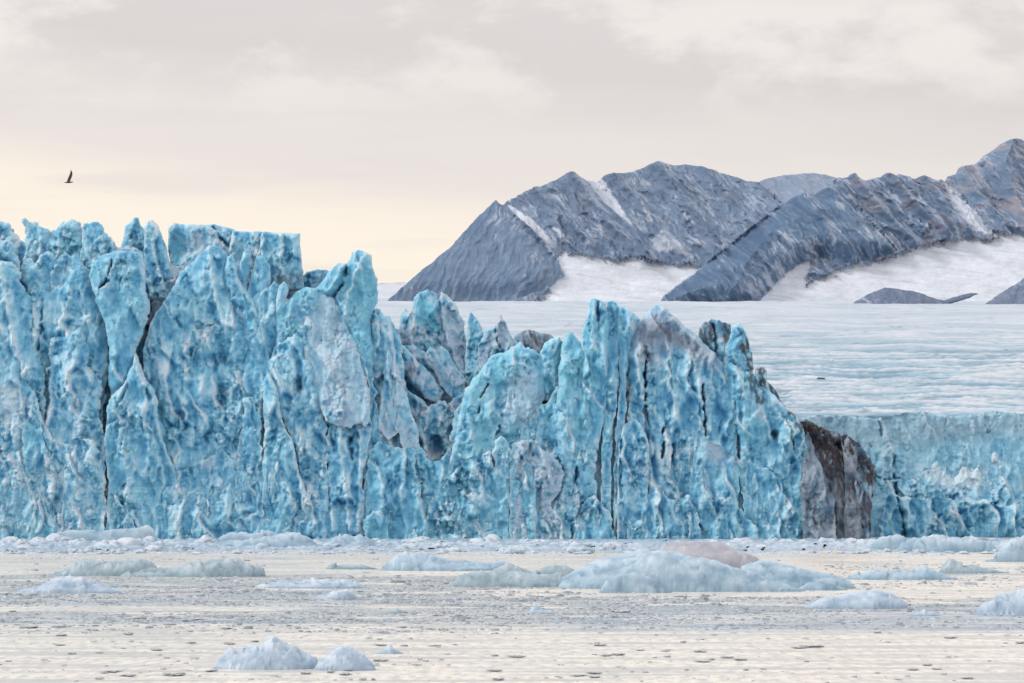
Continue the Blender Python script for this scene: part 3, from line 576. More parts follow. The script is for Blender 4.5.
# distance for each elevation angle on the mean surface
Yr = (18.3 - CAMZ - .067 * 432) / (ang - .067)
Yr = np.concatenate([[430.0, 430.3], Yr[Yr > 431], np.linspace(Yr[-1] * 1.03, 12500, 20)])
XX = np.concatenate([np.linspace(-420, -115, 60), np.linspace(-110, 1140, 760), np.linspace(1145, 1520, 80)])
Yg, Pg = np.meshgrid(Yr, XX, indexing='ij'); Xg = (Pg - CX) / F * Yg
z0, dz, qq = firn_z(Xg, Yg)
zg = np.where(Yg < 430.1, 8.0, z0 + dz)
tt = .46 + .36 * qq * (.45 + .55 * sstep(305, 380, firn_v(Yg))) + .30 * fbm(F * Xg / Yg / 60, firn_v(Yg) / 5, 3, 61)  # wave crests lighter, troughs bluer: trough shadow put into the colour
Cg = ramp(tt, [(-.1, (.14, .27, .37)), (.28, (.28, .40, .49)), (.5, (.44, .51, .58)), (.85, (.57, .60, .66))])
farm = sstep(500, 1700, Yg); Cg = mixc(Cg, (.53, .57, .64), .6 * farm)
bl = sstep(.10, .45, fbm(F * Xg / Yg / 90, firn_v(Yg) / 5, 4, 62)) * (1 - sstep(500, 1500, Yg)); Cg = mixc(Cg, (.24, .46, .58), .35 * bl)
cl = sstep(.86, .99, 1 - np.abs(perlin(F * Xg / Yg / 80 + .6 * fbm(F * Xg / Yg / 40, firn_v(Yg) / 6, 2, 71), firn_v(Yg) / 3.2, 72)) * 1.7) * sstep(-.3, .15, fbm(F * Xg / Yg / 70, firn_v(Yg) / 14, 3, 73)) * (.35 + .65 * sstep(308, 350, firn_v(Yg)))
Cg = mixc(Cg, (.15, .25, .34), .75 * cl)
st = sstep(.20, .5, fbm(Xg / (Yg * .12), np.log(Yg) * 26, 4, 63)) * .25; Cg = mixc(Cg, (.42, .50, .57), st)
gr = sstep(.28, .5, fbm(Xg / 30, Yg / 9, 4, 64)) * (1 - sstep(600, 2500, Yg)); Cg = mixc(Cg, (.30, .33, .37), .4 * gr)
ff, _ = grid_faces(np.ones(Xg.shape, bool))
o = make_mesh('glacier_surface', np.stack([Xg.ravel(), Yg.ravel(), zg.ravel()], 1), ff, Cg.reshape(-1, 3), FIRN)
tag(o, kind='structure')

# ================================================================== MOUNTAINS AND SNOWFIELDS
def land(name, outline, anchor, **k):
    k.setdefault('S', anchor[0] / F); S_ = k['S']
    k.setdefault('R', 9 * S_); k.setdefault('Tb', 26 * S_ if k.get('front') else 16 * S_); k.pop('front', None); k.setdefault('color', 'rock'); k.setdefault('jag', .45)
    k.setdefault('mat', ROCK if k['color'] == 'rock' else SNOW); k.setdefault('step', 1.0)
    k.setdefault('seed', int(outline[0][0] * 3 + outline[1][1] * 7) % 9973)
    o = slab(name, None, outline, 0, anchor=anchor, base=9999, **k)
    return tag(o, kind='structure')
R_ = math.radians
land('distant_snow_plateau', [(330,310),(330,284),(376,284),(384,283),(398,283),(404,282),(415,284),(425,300),(420,310)], (9500, 300), color='snow', lean=4, jag=.2, R=1, Tb=1, relief=.3, fl=.1, mid=.3, ch=.1)
M_REAR = [(498,310),(498,206),(512,198),(520,194),(530,190),(533,180),(560,165),(600,160),(660,150),(700,155),(742,168),(756,182),(770,193),(784,206),(770,240),(760,250),(715,275),(702,268),(690,263),(668,266),(650,262),(632,260),(615,262),(598,258),(580,255),(562,252),(556,262),(545,300)]
M_PYR = [(376,302),(400,270),(440,235),(480,200),(495,190),(503,205),(512,214),(522,222),(532,232),(542,243),(550,252),(558,262),(563,272),(565,276),(558,280),(552,286),(545,291),(532,294),(520,298),(510,302)]
M_FAR = [(735,240),(738,165),(800,160),(845,165),(870,195),(880,240)]
M_MID = [(805,285),(818,200),(836,184),(842,160),(900,160),(945,170),(954,190),(966,202),(976,214),(988,228),(996,238),(986,242),(965,238),(945,240),(930,246),(912,250),(895,256),(876,262),(850,266)]
M_SUM = [(940,245),(938,200),(944,165),(1000,120),(1120,120),(1120,245),(1040,238),(1010,235),(985,232)]
M_SPUR = [(655,307),(664,296),(676,286),(690,276),(706,264),(724,250),(742,236),(755,226),(768,216),(780,206),(790,200),(799,195),(806,194),(813,195),(822,190),(834,186),(846,200),(862,216),(876,232),(890,244),(896,252),(880,258),(866,262),(852,262),(842,266),(834,263),(822,258),(812,260),(800,264),(790,270),(780,280),(772,288),(764,296),(756,303),(740,307),(700,307)]
land('mountain_range', [(386,306),(388,299),(395,293),(405,285),(418,274),(430,264),(442,254),(452,246),(458,238),(466,230),(475,220),(484,211),(492,203),(496,200),(500,204),(503,205),(508,200),(512,198),(516,195),(520,194),(526,190),(530,190),(533,187),(540,187),(552,181),(560,178),(566,174),(570,173),(575,174),(580,178),(586,181),(600,180),(604,176),(608,175),(618,173),(630,173),(640,169),(650,165),(656,163),(664,163),(672,165),(685,165),(696,167),(708,169),(722,173),(735,177),(748,181),(757,181),(762,179),(770,177),(785,175),(800,173),(815,173),(828,175),(838,178),
    (842,179),(847,178),(850,174),(854,177),(856,179),(865,180),(875,178),(880,178),(884,175),(890,178),(898,175),(905,178),(912,180),(917,178),(922,176),(930,178),(938,181),(941,179),(944,182),(948,176),(955,174),(960,168),(968,166),(975,164),(984,156),(992,151),(1000,145),(1008,141),(1014,139),(1024,142),(1040,150),(1080,165),(1120,200),(1120,316),(386,316)],
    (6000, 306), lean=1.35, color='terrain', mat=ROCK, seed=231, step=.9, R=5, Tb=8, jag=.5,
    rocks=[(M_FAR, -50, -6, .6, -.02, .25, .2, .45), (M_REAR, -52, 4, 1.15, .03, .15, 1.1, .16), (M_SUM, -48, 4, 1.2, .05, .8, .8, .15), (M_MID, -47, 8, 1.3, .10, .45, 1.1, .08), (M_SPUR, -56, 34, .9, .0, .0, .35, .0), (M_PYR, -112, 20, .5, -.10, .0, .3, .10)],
    ridges=[([(572,176),(590,202),(612,228),(632,250),(642,262)], 16, 7), ([(655,165),(680,195),(700,225),(720,255)], 14, 8), ([(612,176),(635,200),(655,228),(672,250)], 9, 6), ([(700,169),(735,205),(760,235)], 10, 6), ([(535,190),(560,215),(590,245)], 11, 6),
      ([(495,203),(505,222),(525,245),(545,268),(556,280)], 6, 14), ([(1010,142),(1000,165),(1010,195),(1024,225)], 12, 7), ([(960,169),(975,195),(1000,225)], 10, 6),
      ([(850,177),(866,198),(886,222),(910,244)], 15, 5), ([(886,177),(905,200),(930,225),(945,238)], 13, 5), ([(920,178),(935,200),(955,225)], 9, 5), ([(838,184),(852,206),(874,232),(890,252)], 9, 5), ([(905,180),(920,205),(940,232)], 8, 4),
      ([(802,196),(812,220),(832,242),(850,260)], 9, 7), ([(800,196),(775,225),(745,262),(725,300)], 7, 12), ([(826,190),(850,218),(872,244)], 9, 5)],
    snow=[([(582,179),(596,179),(604,182),(610,192),(618,203),(624,215),(630,225),(625,222),(614,212),(604,204),(594,192)], .95, .8),
           ([(508,206),(514,208),(522,214),(534,222),(544,232),(552,243),(545,243),(534,232),(522,222)], .9, .7), ([(552,228),(560,231),(566,238),(560,238)], .7, .8),
           ([(640,205),(648,214),(652,225),(645,222)], .6, 1), ([(650,240),(662,232),(672,236),(682,246),(690,256),(672,254),(655,250)], .55, 2), ([(598,222),(604,232),(602,238),(596,230)], .6, 1), ([(680,212),(690,220),(694,226),(684,220)], .55, 1),
           ([(942,185),(952,190),(962,202),(972,210),(984,224),(990,236),(972,232),(960,222),(952,206)], .8, 2), ([(806,238),(814,242),(820,247),(812,247)], .5, 1), ([(828,238),(832,246),(828,250)], .4, 1)])
land('rock_hill', [(850,308),(856,301),(866,296),(875,291),(886,288),(898,288),(912,290),(926,294),(936,298),(945,300),(972,292),(980,293),(966,299),(950,304),(936,308)], (4800, 308), lean=1.5, gdir=R_(-80), seed=216, relief=.4, white=-.05, R=30, Tb=12)
land('rock_hill', [(980,309),(990,302),(1002,293),(1014,285),(1026,277),(1050,262),(1080,262),(1080,309)], (4700, 309), lean=1.4, gdir=R_(-120), seed=217, relief=.4, white=-.05)

# dark boulder lying on the glacier
def blob_mesh(name, seed, flat=.5, n=10, rough=.35, cols=None, sx=1.):
    """an irregular lump, unit size, base at z = -0.15"""
    th = np.linspace(0, 2 * np.pi, 2 * n, endpoint=False); ph = np.linspace(0, np.pi, n)
    T, Pp = np.meshgrid(th, ph); x = np.cos(T) * np.sin(Pp); y = np.sin(T) * np.sin(Pp); z = np.cos(Pp)
    q = 1 + rough * (fbm(x * 1.6 + 3 + z, y * 1.6 + z * .7, 3, seed)) * 1.6 + rough * .5 * facets(x * 2 + z, y * 2 - z, seed + 3)[0]
    x = x * q * sx; y = y * q; z = np.maximum(z * q, -.3) * flat
    V = np.stack([x.ravel(), y.ravel(), z.ravel()], 1); m = 2 * n; fs = []
    for i in range(n - 1):
        for j in range(m): fs.append((i * m + j, (i + 1) * m + j, (i + 1) * m + (j + 1) % m, i * m + (j + 1) % m))
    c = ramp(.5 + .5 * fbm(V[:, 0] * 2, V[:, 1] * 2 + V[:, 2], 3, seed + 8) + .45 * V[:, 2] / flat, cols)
    return V, fs, c
v_, f_, c_ = blob_mesh('b', 5, .35, 12, .3, [(0, (.05, .045, .045)), (1, (.14, .12, .12))])
yb = 585.; xb, _, _ = at(821, 378, yb); zb0, zb1, _q = firn_z(np.array([xb]), np.array([yb]))
o = make_mesh('boulder', v_ * [.9, .7, .8], f_, c_, ROCK, None, (xb, yb, float(zb0[0] + zb1[0]) + .55))
tag(o, 'small dark boulder lying alone on the pale glacier surface', 'boulder')

# ================================================================== FLOATING ICE
BLU = [(0, (.19, .31, .42)), (.5, (.36, .49, .60)), (1, (.58, .67, .76))]
GRY = [(0, (.19, .28, .34)), (.5, (.34, .44, .50)), (1, (.54, .60, .66))]
WHI = [(0, (.26, .37, .48)), (.5, (.44, .54, .66)), (1, (.66, .72, .80))]
PNK = [(0, (.26, .28, .34)), (.5, (.40, .41, .48)), (1, (.56, .56, .62))]
def berg(name, lobes, label=None, group=None, cat='iceberg', seed=1, cols=BLU, parent=None, rough=1., res=1.):
    """lobes: (skyline points, row of the waterline, depth ratio, crest position 0 front..1 back)"""
    base0 = max(l[1] for l in lobes); Yf = CAMZ * F / (base0 - HY)
    allp = [p for l in lobes for p in l[0]]; xm = (min(p[0] for p in allp) + max(p[0] for p in allp)) / 2
    s = Yf / F
    pads = []
    ext = 0
    for l in lobes:
        Y0 = CAMZ * F / (l[1] - HY); xs = [p[0] for p in l[0]]; w = (max(xs) - min(xs)) * s * l[2] / 2
        pads.append((Y0, w)); ext = max(ext, Y0 + 2 * w)
    xa = (min(p[0] for p in allp) - 4 - CX) / F * Yf; xb = (max(p[0] for p in allp) + 4 - CX) / F * Yf
    x0 = min(xa * 1., xa * ext / Yf); x1 = max(xb, xb * ext / Yf)
    nx = int((x1 - x0) / s / (1.1 * res)) + 4; ny = int(np.clip((ext - Yf) / s / (1.3 * res), 24, 220))
    X, Y = np.meshgrid(np.linspace(x0, x1, nx), np.linspace(Yf - .6 * s * 4, ext + s * 4, ny))
    Z = np.full(X.shape, -.6); 
    for (pts, br, dr, cr), (Y0, w) in zip(lobes, pads):
        Yc = Y0 + 2 * w * cr
        px = np.array([(p[0] - CX) / F * Yc for p in pts]); pz = np.array([CAMZ + (HY - p[1]) / F * Yc for p in pts])
        Xj = X + s * 5 * fbm(Y / (s * 16), X / (s * 20), 3, seed + 3) * rough
        h = np.interp(Xj, px, pz, left=-1, right=-1)
        e = np.clip((X - px[0]) / (px[-1] - px[0]), 0, 1); plan = np.clip(np.sin(np.pi * e), 0, 1) ** .45
        plan = plan * (1 + .10 * fbm(X / (s * 30), X * 0 + seed, 2, seed + 9))
        d = np.where(Y < Yc, (Yc - Y) / (max(Yc - Y0, .01)), (Y - Yc) / (max(Y0 + 2 * w - Yc, .01))) / np.maximum(plan, .05)
        g = np.clip(1 - d ** 1.8, 0, 1) ** .75
        z = np.where((d < 1) & (h > -.5), np.maximum(h, .02) * g, -.6)
        Z = np.maximum(Z, z)
    a_ = s * rough * np.clip(Z / (s * 6), 0, 1)
    Q = Y * .55 + Z * .9
    f1, e1 = facets((X + .5 * Q) / (s * 15), (Q - .2 * X) / (s * 11), seed + 20); f2, e2 = facets(X / (s * 5.5), Q / (s * 5), seed + 30)
    n = 3.0 * f1 + 1.0 * f2 + 2.2 * fbm(X / (s * 16), Q / (s * 16), 3, seed) + 1.2 * (ridged((X + 1.2 * Q) / (s * 12), (Q - X) / (s * 30), 2, seed + 5) - .5) + .5 * fbm(X / (s * 2.4), Q / (s * 2.4), 2, seed + 7)
    Zn = np.where(Z > 0, np.maximum(Z + n * a_ * .75, .01), Z)
    fo, ri, sh = folds(X / s + .8 * Q / s, (Q - .3 * X) / s, 26., seed + 401, 40.); Zn = np.where(Z > 0, np.maximum(Zn + a_ * (3.2 * fo - 1.) , .01), Zn)
    hgt = Zn.max()
    dzz = n - blur(n, 4)
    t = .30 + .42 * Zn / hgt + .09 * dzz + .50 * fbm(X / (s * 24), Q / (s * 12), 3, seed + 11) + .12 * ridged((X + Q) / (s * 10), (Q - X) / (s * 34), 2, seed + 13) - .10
    t = t + .16 * ri - .12 * sh  # fold edges lightened, shade painted in just beyond them
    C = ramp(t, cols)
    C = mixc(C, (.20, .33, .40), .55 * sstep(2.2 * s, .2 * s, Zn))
    keep = Zn > -.5
    k2 = keep.copy(); k2[1:] |= keep[:-1]; k2[:-1] |= keep[1:]; k2[:, 1:] |= keep[:, :-1]; k2[:, :-1] |= keep[:, 1:]
    fq, used = grid_faces(k2)
    ox = (xm - CX) / F * Yf; oy = Yf + min(1.0, (ext - Yf) / 2)
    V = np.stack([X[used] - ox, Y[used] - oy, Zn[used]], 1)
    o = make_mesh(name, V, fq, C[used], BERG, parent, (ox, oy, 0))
    if label: tag(o, label, cat, group)
    return o

berg('iceberg', [
    ([(555,592),(562,577),(575,570),(592,562),(606,557),(622,553),(640,549),(652,551),(664,549),(682,552),(700,562),(720,575),(740,586)], 589, .30, .7),
    ([(600,592),(606,580),(618,572),(630,565),(642,558),(654,553),(668,552),(684,556),(700,558),(718,562),(736,567),(756,573),(776,580),(792,586),(806,591)], 592, .20, .45),
    ([(598,592),(606,580),(618,574),(634,572),(650,576),(664,584),(672,592)], 593, .25, .4),
    ([(736,588),(742,566),(760,560),(780,563),(800,568),(822,572),(838,577),(850,582),(858,589)], 589, .28, .6),
    ([(795,591),(806,583),(820,582),(834,584),(848,590)], 590.5, .3, .5)],
    'largest iceberg in the channel, long pale blue whaleback with a smooth rounded top', seed=301, rough=.38)
berg('iceberg', [([(655,575),(662,546),(672,542),(690,541),(708,541),(722,542),(732,546),(742,552),(756,556),(768,566),(780,578)], 578, .2, .6)],
    'smooth pinkish grey iceberg showing just behind the largest pale whaleback', seed=302, cols=PNK, rough=.35)
berg('iceberg', [([(448,587),(456,577),(470,571),(490,572),(504,570),(520,572),(540,574),(560,572),(572,578),(580,588)], 587, .25, .5),
    ([(486,578),(496,568),(508,562),(520,566),(532,572),(544,566),(556,563),(568,566),(580,572),(588,580)], 584, .25, .5)],
    'low flat-topped iceberg touching the left end of the largest whaleback', seed=303, cols=GRY, rough=.8)
berg('iceberg', [([(376,572),(384,565),(392,558),(398,553),(412,552),(428,552),(440,556),(456,560),(476,562),(496,561),(508,564),(514,570)], 571, .3, .5)],
    'pale blue iceberg with a humped left end, midway across the water', seed=304, cols=BLU, rough=.8)
berg('iceberg', [([(48,576),(56,570),(70,568),(78,560),(90,558),(106,559),(120,558),(140,558),(150,561),(158,570),(164,576)], 576, .3, .5),
    ([(120,575),(150,567),(176,566),(190,562),(210,561),(226,558),(236,558),(246,564),(258,563),(264,568),(266,576)], 577, .25, .5)],
    'long low greenish grey iceberg on the left with two humps', seed=305, cols=GRY)
berg('iceberg', [([(16,592),(30,586),(44,582),(56,577),(66,575),(80,577),(92,581),(106,586),(128,592)], 593, .35, .5)],
    'white wedge-shaped iceberg low in the slush at the far left', seed=306, cols=WHI, rough=.8)
berg('iceberg', [([(214,669),(218,661),(226,654),(232,646),(238,649),(250,645),(260,643),(268,638),(274,636),(282,639),(292,647),(304,653),(314,656),(322,660),(318,669)], 670, .45, .5)],
    'nearest white iceberg, a broad peaked one in open water lower left', seed=307, cols=WHI)
berg('iceberg', [([(313,670),(320,661),(328,654),(335,647),(344,644),(352,646),(360,652),(368,656),(374,662),(376,670)], 671, .6, .5)],
    'small domed white iceberg at the right side of the nearest peaked iceberg', seed=308, cols=WHI)
berg('ice_floe', [([(374,654),(380,650),(386,648),(390,642),(396,648),(404,653)], 654, .6, .5)], 'tiny pointed white ice piece in open water right of the small dome', cat='ice piece', seed=309, cols=WHI)
berg('iceberg', [([(802,609),(812,602),(826,596),(842,593),(860,591),(876,590),(890,593),(900,598),(907,604),(908,609)], 609, .35, .5)],
    'smooth low pale blue iceberg on its own right of the largest one', seed=310, cols=WHI, rough=.5)
berg('iceberg', [([(972,615),(980,605),(992,598),(1006,593),(1016,589),(1030,587),(1050,592),(1080,606),(1090,616)], 616, .4, .5)],
    'rough white iceberg cut off by the right edge of the picture', seed=311, cols=WHI, rough=1.5)
berg('iceberg', [([(846,579),(856,572),(870,569),(884,570),(896,567),(910,569),(926,570),(940,572),(952,576),(960,580)], 580, .3, .5)],
    'flat pale blue iceberg with a ragged top between largest one and right edge', seed=312, cols=BLU)
berg('iceberg', [([(938,572),(942,563),(948,558),(956,562),(970,563),(986,566),(1000,571),(1010,573)], 573.5, .35, .5)],
    'grey green tilted ice wedge with a sharp left tip', seed=313, cols=GRY)
berg('ice_floe', [([(904,616),(912,612),(924,609),(934,612),(942,616)], 616, .5, .5)], 'low white ice scrap in grey slush left of the edge iceberg', cat='ice piece', seed=314, cols=WHI)
berg('ice_floe', [([(524,614),(530,608),(536,603),(544,607),(556,613)], 614, .6, .5)], 'small pointed ice piece standing in the slush band below the largest iceberg', cat='ice piece', seed=315, cols=WHI)
berg('ice_floe', [([(376,613),(392,611),(398,608),(406,609),(410,613)], 613.5, .5, .5)], 'thin low ice scrap in open water, left of the slush-band point', cat='ice piece', seed=316, cols=GRY)
berg('iceberg', [([(310,600),(320,595),(332,590),(344,588),(352,594),(358,600)], 600, .5, .5)], 'small white triangular berg in the slush, left of centre', seed=317, cols=WHI)
berg('iceberg', [([(252,588),(262,583),(280,580),(300,582),(320,581),(340,579),(356,581),(370,588)], 588.5, .3, .5)], 'long flat whitish floe just above the small triangular berg', seed=318, cols=WHI)
berg('iceberg', [([(326,569),(332,563),(346,562),(362,564),(378,569)], 569.5, .35, .5)], 'flat grey floe left of the humped pale blue iceberg', seed=319, cols=GRY)
berg('iceberg', [([(52,541),(58,532),(70,530),(90,531),(112,530),(130,528),(146,525),(152,528),(156,536),(158,542)], 542.5, .12, .5)],
    'long blue tilted slab of ice against the foot of the left cliff', seed=320, cols=BLU, rough=.6)
berg('iceberg', [([(212,541),(222,535),(240,532),(262,531),(285,532),(300,534),(312,537),(322,540)], 541.5, .15, .5)], 'low blue ridge of ice right behind the broad ice heap', seed=327, cols=BLU)
berg('iceberg', [([(224,549),(244,540),(262,535),(284,532),(304,534),(318,541),(330,549)], 549, .2, .5)], 'broad heap of pale blue ice at the cliff foot left of centre', seed=321, cols=BLU)
berg('iceberg', [([(322,548),(334,540),(346,534),(356,536),(364,533),(372,538),(376,548)], 548, .3, .5)], 'peaked blue white growler beside the broad ice heap', seed=322, cols=BLU)
berg('iceberg', [([(864,548),(872,540),(884,536),(896,535),(908,540),(920,546)], 550, .3, .5)], 'rounded blue berg below the dirty buttress', seed=323, cols=BLU)
berg('iceberg', [([(892,551),(906,541),(924,536),(944,535),(966,538),(990,543),(1000,551)], 552, .25, .5)], 'wide pale blue berg at the foot of the right-hand cliff', seed=324, cols=BLU)
berg('iceberg', [([(984,560),(1000,548),(1010,540),(1018,534),(1030,533),(1050,545),(1060,560)], 562, .3, .5)], 'tall knobbly blue berg below the right-hand cliff at the picture edge', seed=325, cols=BLU, rough=1.4)
berg('ice_floe', [([(0,640),(0,640.5)], 643, .1, .5)], seed=326) if False else None

# the crushed ice pressed against the cliffs: one rough sheet nobody could count
gx, gy = np.meshgrid(np.linspace(-130, 140, 1300), np.concatenate([np.linspace(300, 350, 110), np.linspace(350.4, 401, 90)]))
gpx = CX + F * gx / gy; gpy = HY + F * CAMZ / gy
env = sstep(555, 547.5, gpy + 3.0 * fbm(gpx / 60, gpy / 3, 3, 801)) 
hf, he = facets(gx / 1.6, gy / 4.5, 803); hf2, he2 = facets(gx / .6, gy / 1.6, 804)
gz = env * (.30 + .42 * hf + .50 * fbm(gx / 4, gy / 9, 3, 805) + .16 * hf2 + .5 * ridged(gx / 7, gy / 14, 2, 806) - .12) - .25 * (1 - env) - .06
gz = gz * (.34 + .34 * sstep(541, 546, gpy))
gz = gz - .16 * sstep(-.05, -.3, fbm(gx / 5, gy / 7, 3, 808))
gc = ramp(.5 + .8 * gz + .3 * hf2 + .3 * fbm(gx / 3, gy / 8, 3, 807), [(.1, (.17, .27, .38)), (.55, (.33, .44, .55)), (1.2, (.58, .66, .75))])
gk = gz > -.12; gf, gu_ = grid_faces(gk)
o = make_mesh('brash_ice', np.stack([gx[gu_], gy[gu_], gz[gu_]], 1), gf, gc[gu_], BERG)
tag(o, 'rubble sheet of crushed pale ice along the foot of the cliffs', 'brash ice', kind='stuff')

# growlers packed below the cliffs
GROUP_A = 'lumps of ice packed along the foot of the cliffs'
kinds = []
for i in range(9):
    v_, f_, c_ = blob_mesh('lump', 400 + i * 7, .62, 13, .5, WHI if i % 3 else BLU)
    kinds.append((v_, f_, c_ * .95))
def proto(name, v_, f_, c_, mat=BERG):
    return make_mesh(name, v_, f_, c_, mat)
lumps = []; bands = []
R2 = random.Random(11)
def place(i_list, name, x, y, s, sx, sz, label, cat, group, protos, rot=None):
    k = R2.randrange(len(kinds))
    key = k
    if key not in protos:
        o = proto(name, *kinds[k]); protos[key] = o
    else:
        o = protos[key].copy(); col.objects.link(o)
    px, py = x, y
    Y = CAMZ * F / (py - HY); X = (px - CX) / F * Y; m = Y / F
    o.location = (X, Y, .04); o.scale = (s * m * sx, s * m * max(sx, 1.2) * 1.1, s * m * sz)
    o.rotation_euler = (0, 0, R2.uniform(-.35, .35) + (math.pi if R2.random() < .5 else 0))
    tag(o, label, cat, group); return o
pr = {}
for i in range(285):
    u = R2.random()
    py = 543.2 + 11.0 * u ** 1.1; px = R2.uniform(-15, 1040)
    s = R2.uniform(2.2, 5.4) * (1.5 if R2.random() < .16 else .9) * (1 if py < 548 else .6)
    place(None, 'growler', px, py, s, R2.uniform(1.1, 2.6), R2.uniform(1.1, 2.1), 'lump of pale blue ice in the jumble at the foot of the ice cliffs', 'growler', GROUP_A, pr)
# flat fragments on the open water
FR = [(0, (.20, .23, .26)), (.5, (.36, .39, .42)), (1, (.55, .57, .60))]
kinds = [blob_mesh('chip', 700 + i * 5, .38, 10, .75, FR) for i in range(8)]
pr2 = {}
spots = [(495,656),(516,657),(606,656),(618,655),(420,660),(380,661),(712,660),(728,658),(740,660),(800,648),(812,647),(700,652),(170,625),(196,620),(60,627),(30,628),(100,653),(72,654),(128,676),(112,672),(330,673),(345,675),(306,674),(12,612),(620,612),(645,614),(950,638)]
for i in range(290):
    if i < len(spots): px, py = spots[i]; s = R2.uniform(1.8, 3.6)
    else:
        for _t in range(40):
            py = 553 + 128 * R2.random() ** .9; px = R2.uniform(-5, 1030)
            if float(fbm(np.array([px / 120]), np.array([py / 3.5]), 3, 55)[0]) > .12: break
        s = (py - 500) / 150 * R2.choice((.6, .8, 1, 1.2, 1.6, 2.2)) * R2.uniform(.8, 1.3)
    place(None, 'ice_fragment', px, py, s, R2.uniform(1.1, 3.0), R2.uniform(.5, 1.3), 'small dark grey fragment of ice floating flat on the water', 'ice fragment', 'flat ice fragments scattered over the channel', pr2)

# brash: nobody could count it
bands = [(541, 556, 5200, .9, 0, 1024), (553, 560, 500, .6, 0, 400), (576, 600, 3600, 1.0, 0, 560), (594, 607, 2600, 1.05, 0, 700), (597, 612, 2700, 1.05, 400, 1040),
         (613, 624, 2300, 1.1, 0, 640), (612, 630, 1500, 1.0, 600, 1040), (563, 590, 900, .9, 840, 1040), (625, 634, 500, 1.3, 0, 500), (560, 683, 700, 1.2, 0, 1024)]
NP = np.random.RandomState(3)
bv = []; bf = []; bc = []; n0 = 0
for (a, b, n, s, xa, xb) in bands:
    py = NP.uniform(a, b, n * 3); px = NP.uniform(xa - 20, xb + 20, n * 3)
    dens = fbm(px / 90, py / 2.2, 3, 31) + .35 * fbm(px / 22, py / 1.2, 2, 32)
    o_ = np.argsort(-dens + NP.normal(0, .16, n * 3))[:n]; py = py[o_]; px = px[o_]
    Y = CAMZ * F / (py - HY); X = (px - CX) / F * Y; m = Y / F
    r = m * s * NP.gamma(3, .33, n).clip(.3, 3.2)
    k = 6; ang_ = np.linspace(0, 2 * np.pi, k, endpoint=False)[None] + NP.uniform(0, 6, (n, 1))
    rr = r[:, None] * NP.uniform(.6, 1.3, (n, k)); fx = NP.uniform(1.2, 2.6, (n, 1))
    base = np.stack([X[:, None] + np.cos(ang_) * rr * fx, Y[:, None] + np.sin(ang_) * rr * 1.4, np.full((n, k), -.05)], -1)
    top = base.copy(); hgt = (r * NP.uniform(.25, .75, n))[:, None]
    cen = np.stack([X, Y, X * 0], -1)[:, None]; top = cen + (base - cen) * NP.uniform(.35, .75, (n, 1, 1)); top[..., 2] = hgt * NP.uniform(.6, 1.2, (n, k))
    V = np.concatenate([base, top], 1).reshape(-1, 3)
    st_ = n0 + np.arange(n)[:, None] * 2 * k
    for j in range(k):
        j2 = (j + 1) % k
        bf.append(np.concatenate([st_ + j, st_ + j2, st_ + k + j2, st_ + k + j], 1))
    bf.append(np.concatenate([st_ + k, st_ + k + 1, st_ + k + 2, st_ + k + 3], 1)); bf.append(np.concatenate([st_ + k, st_ + k + 3, st_ + k + 4, st_ + k + 5], 1))
    t = NP.uniform(0, 1, (n, 1)); pale = (py[:, None] < 557) * .5
    c = np.array((.20, .24, .28)) * (1 - t) + np.array((.50, .54, .60)) * t
    c = c * (1 - pale) + np.array((.62, .70, .80)) * pale
    bc.append(np.repeat(c[:, None], 2 * k, 1).reshape(-1, 3)); bv.append(V); n0 += n * 2 * k
o = make_mesh('brash_ice', np.concatenate(bv), np.concatenate(bf), np.concatenate(bc), BERG, smooth=False)
tag(o, 'bands of fine crushed ice drifting on the channel', 'brash ice', kind='stuff')

# ================================================================== WATER
m, nt, b = mat_new('sky_tinted_sea_water'); L = nt.links.new  # base colour carries the cream reflection of the sky, painted in
tc = nd(nt, 'ShaderNodeTexCoord')
at_n = nd(nt, 'ShaderNodeAttribute', attribute_name='Col')
def nz(scale, det, rough, sc=1.0):
    mp = nd(nt, 'ShaderNodeMapping'); mp.inputs['Scale'].default_value = scale; L(tc.outputs['Object'], mp.inputs['Vector'])
    n = nd(nt, 'ShaderNodeTexNoise', Scale=sc, Detail=det, Roughness=rough); L(mp.outputs[0], n.inputs['Vector']); return n.outputs['Fac']
def cramp(fac, stops):
    r = nd(nt, 'ShaderNodeValToRGB'); L(fac, r.inputs[0]); e = r.color_ramp.elements
    e[0].position = stops[0][0]; e[0].color = (*stops[0][1], 1); e[1].position = stops[-1][0]; e[1].color = (*stops[-1][1], 1)
    for p_, c_ in stops[1:-1]: q = e.new(p_); q.color = (*c_, 1)
    return r.outputs[0]
rip = nz((2.0, .62, 1), 6.0, .60)
streak = nz((.07, .55, 1), 4.0, .6)
rip2 = nz((4.5, .8, 1), 5.0, .7)
clear0 = cramp(rip, [(.30, (.46, .45, .45)), (.45, (.70, .65, .59)), (.57, (.90, .83, .72))])
stm = nd(nt, 'ShaderNodeMix', data_type='RGBA'); L(cramp(streak, [(.46, (0, 0, 0)), (.60, (.85, .85, .85))]), stm.inputs['Factor']); L(clear0, stm.inputs['A']); stm.inputs['B'].default_value = (.50, .485, .47, 1)
clear = stm.outputs['Result']
slush = cramp(rip2, [(.36, (.13, .16, .20)), (.47, (.30, .34, .38)), (.54, (.52, .52, .50)), (.64, (.66, .62, .56))])
mx = nd(nt, 'ShaderNodeMix', data_type='RGBA'); sx_ = nd(nt, 'ShaderNodeSeparateColor'); L(at_n.outputs['Color'], sx_.inputs[0])
L(sx_.outputs[0], mx.inputs['Factor']); L(clear, mx.inputs['A']); L(slush, mx.inputs['B'])
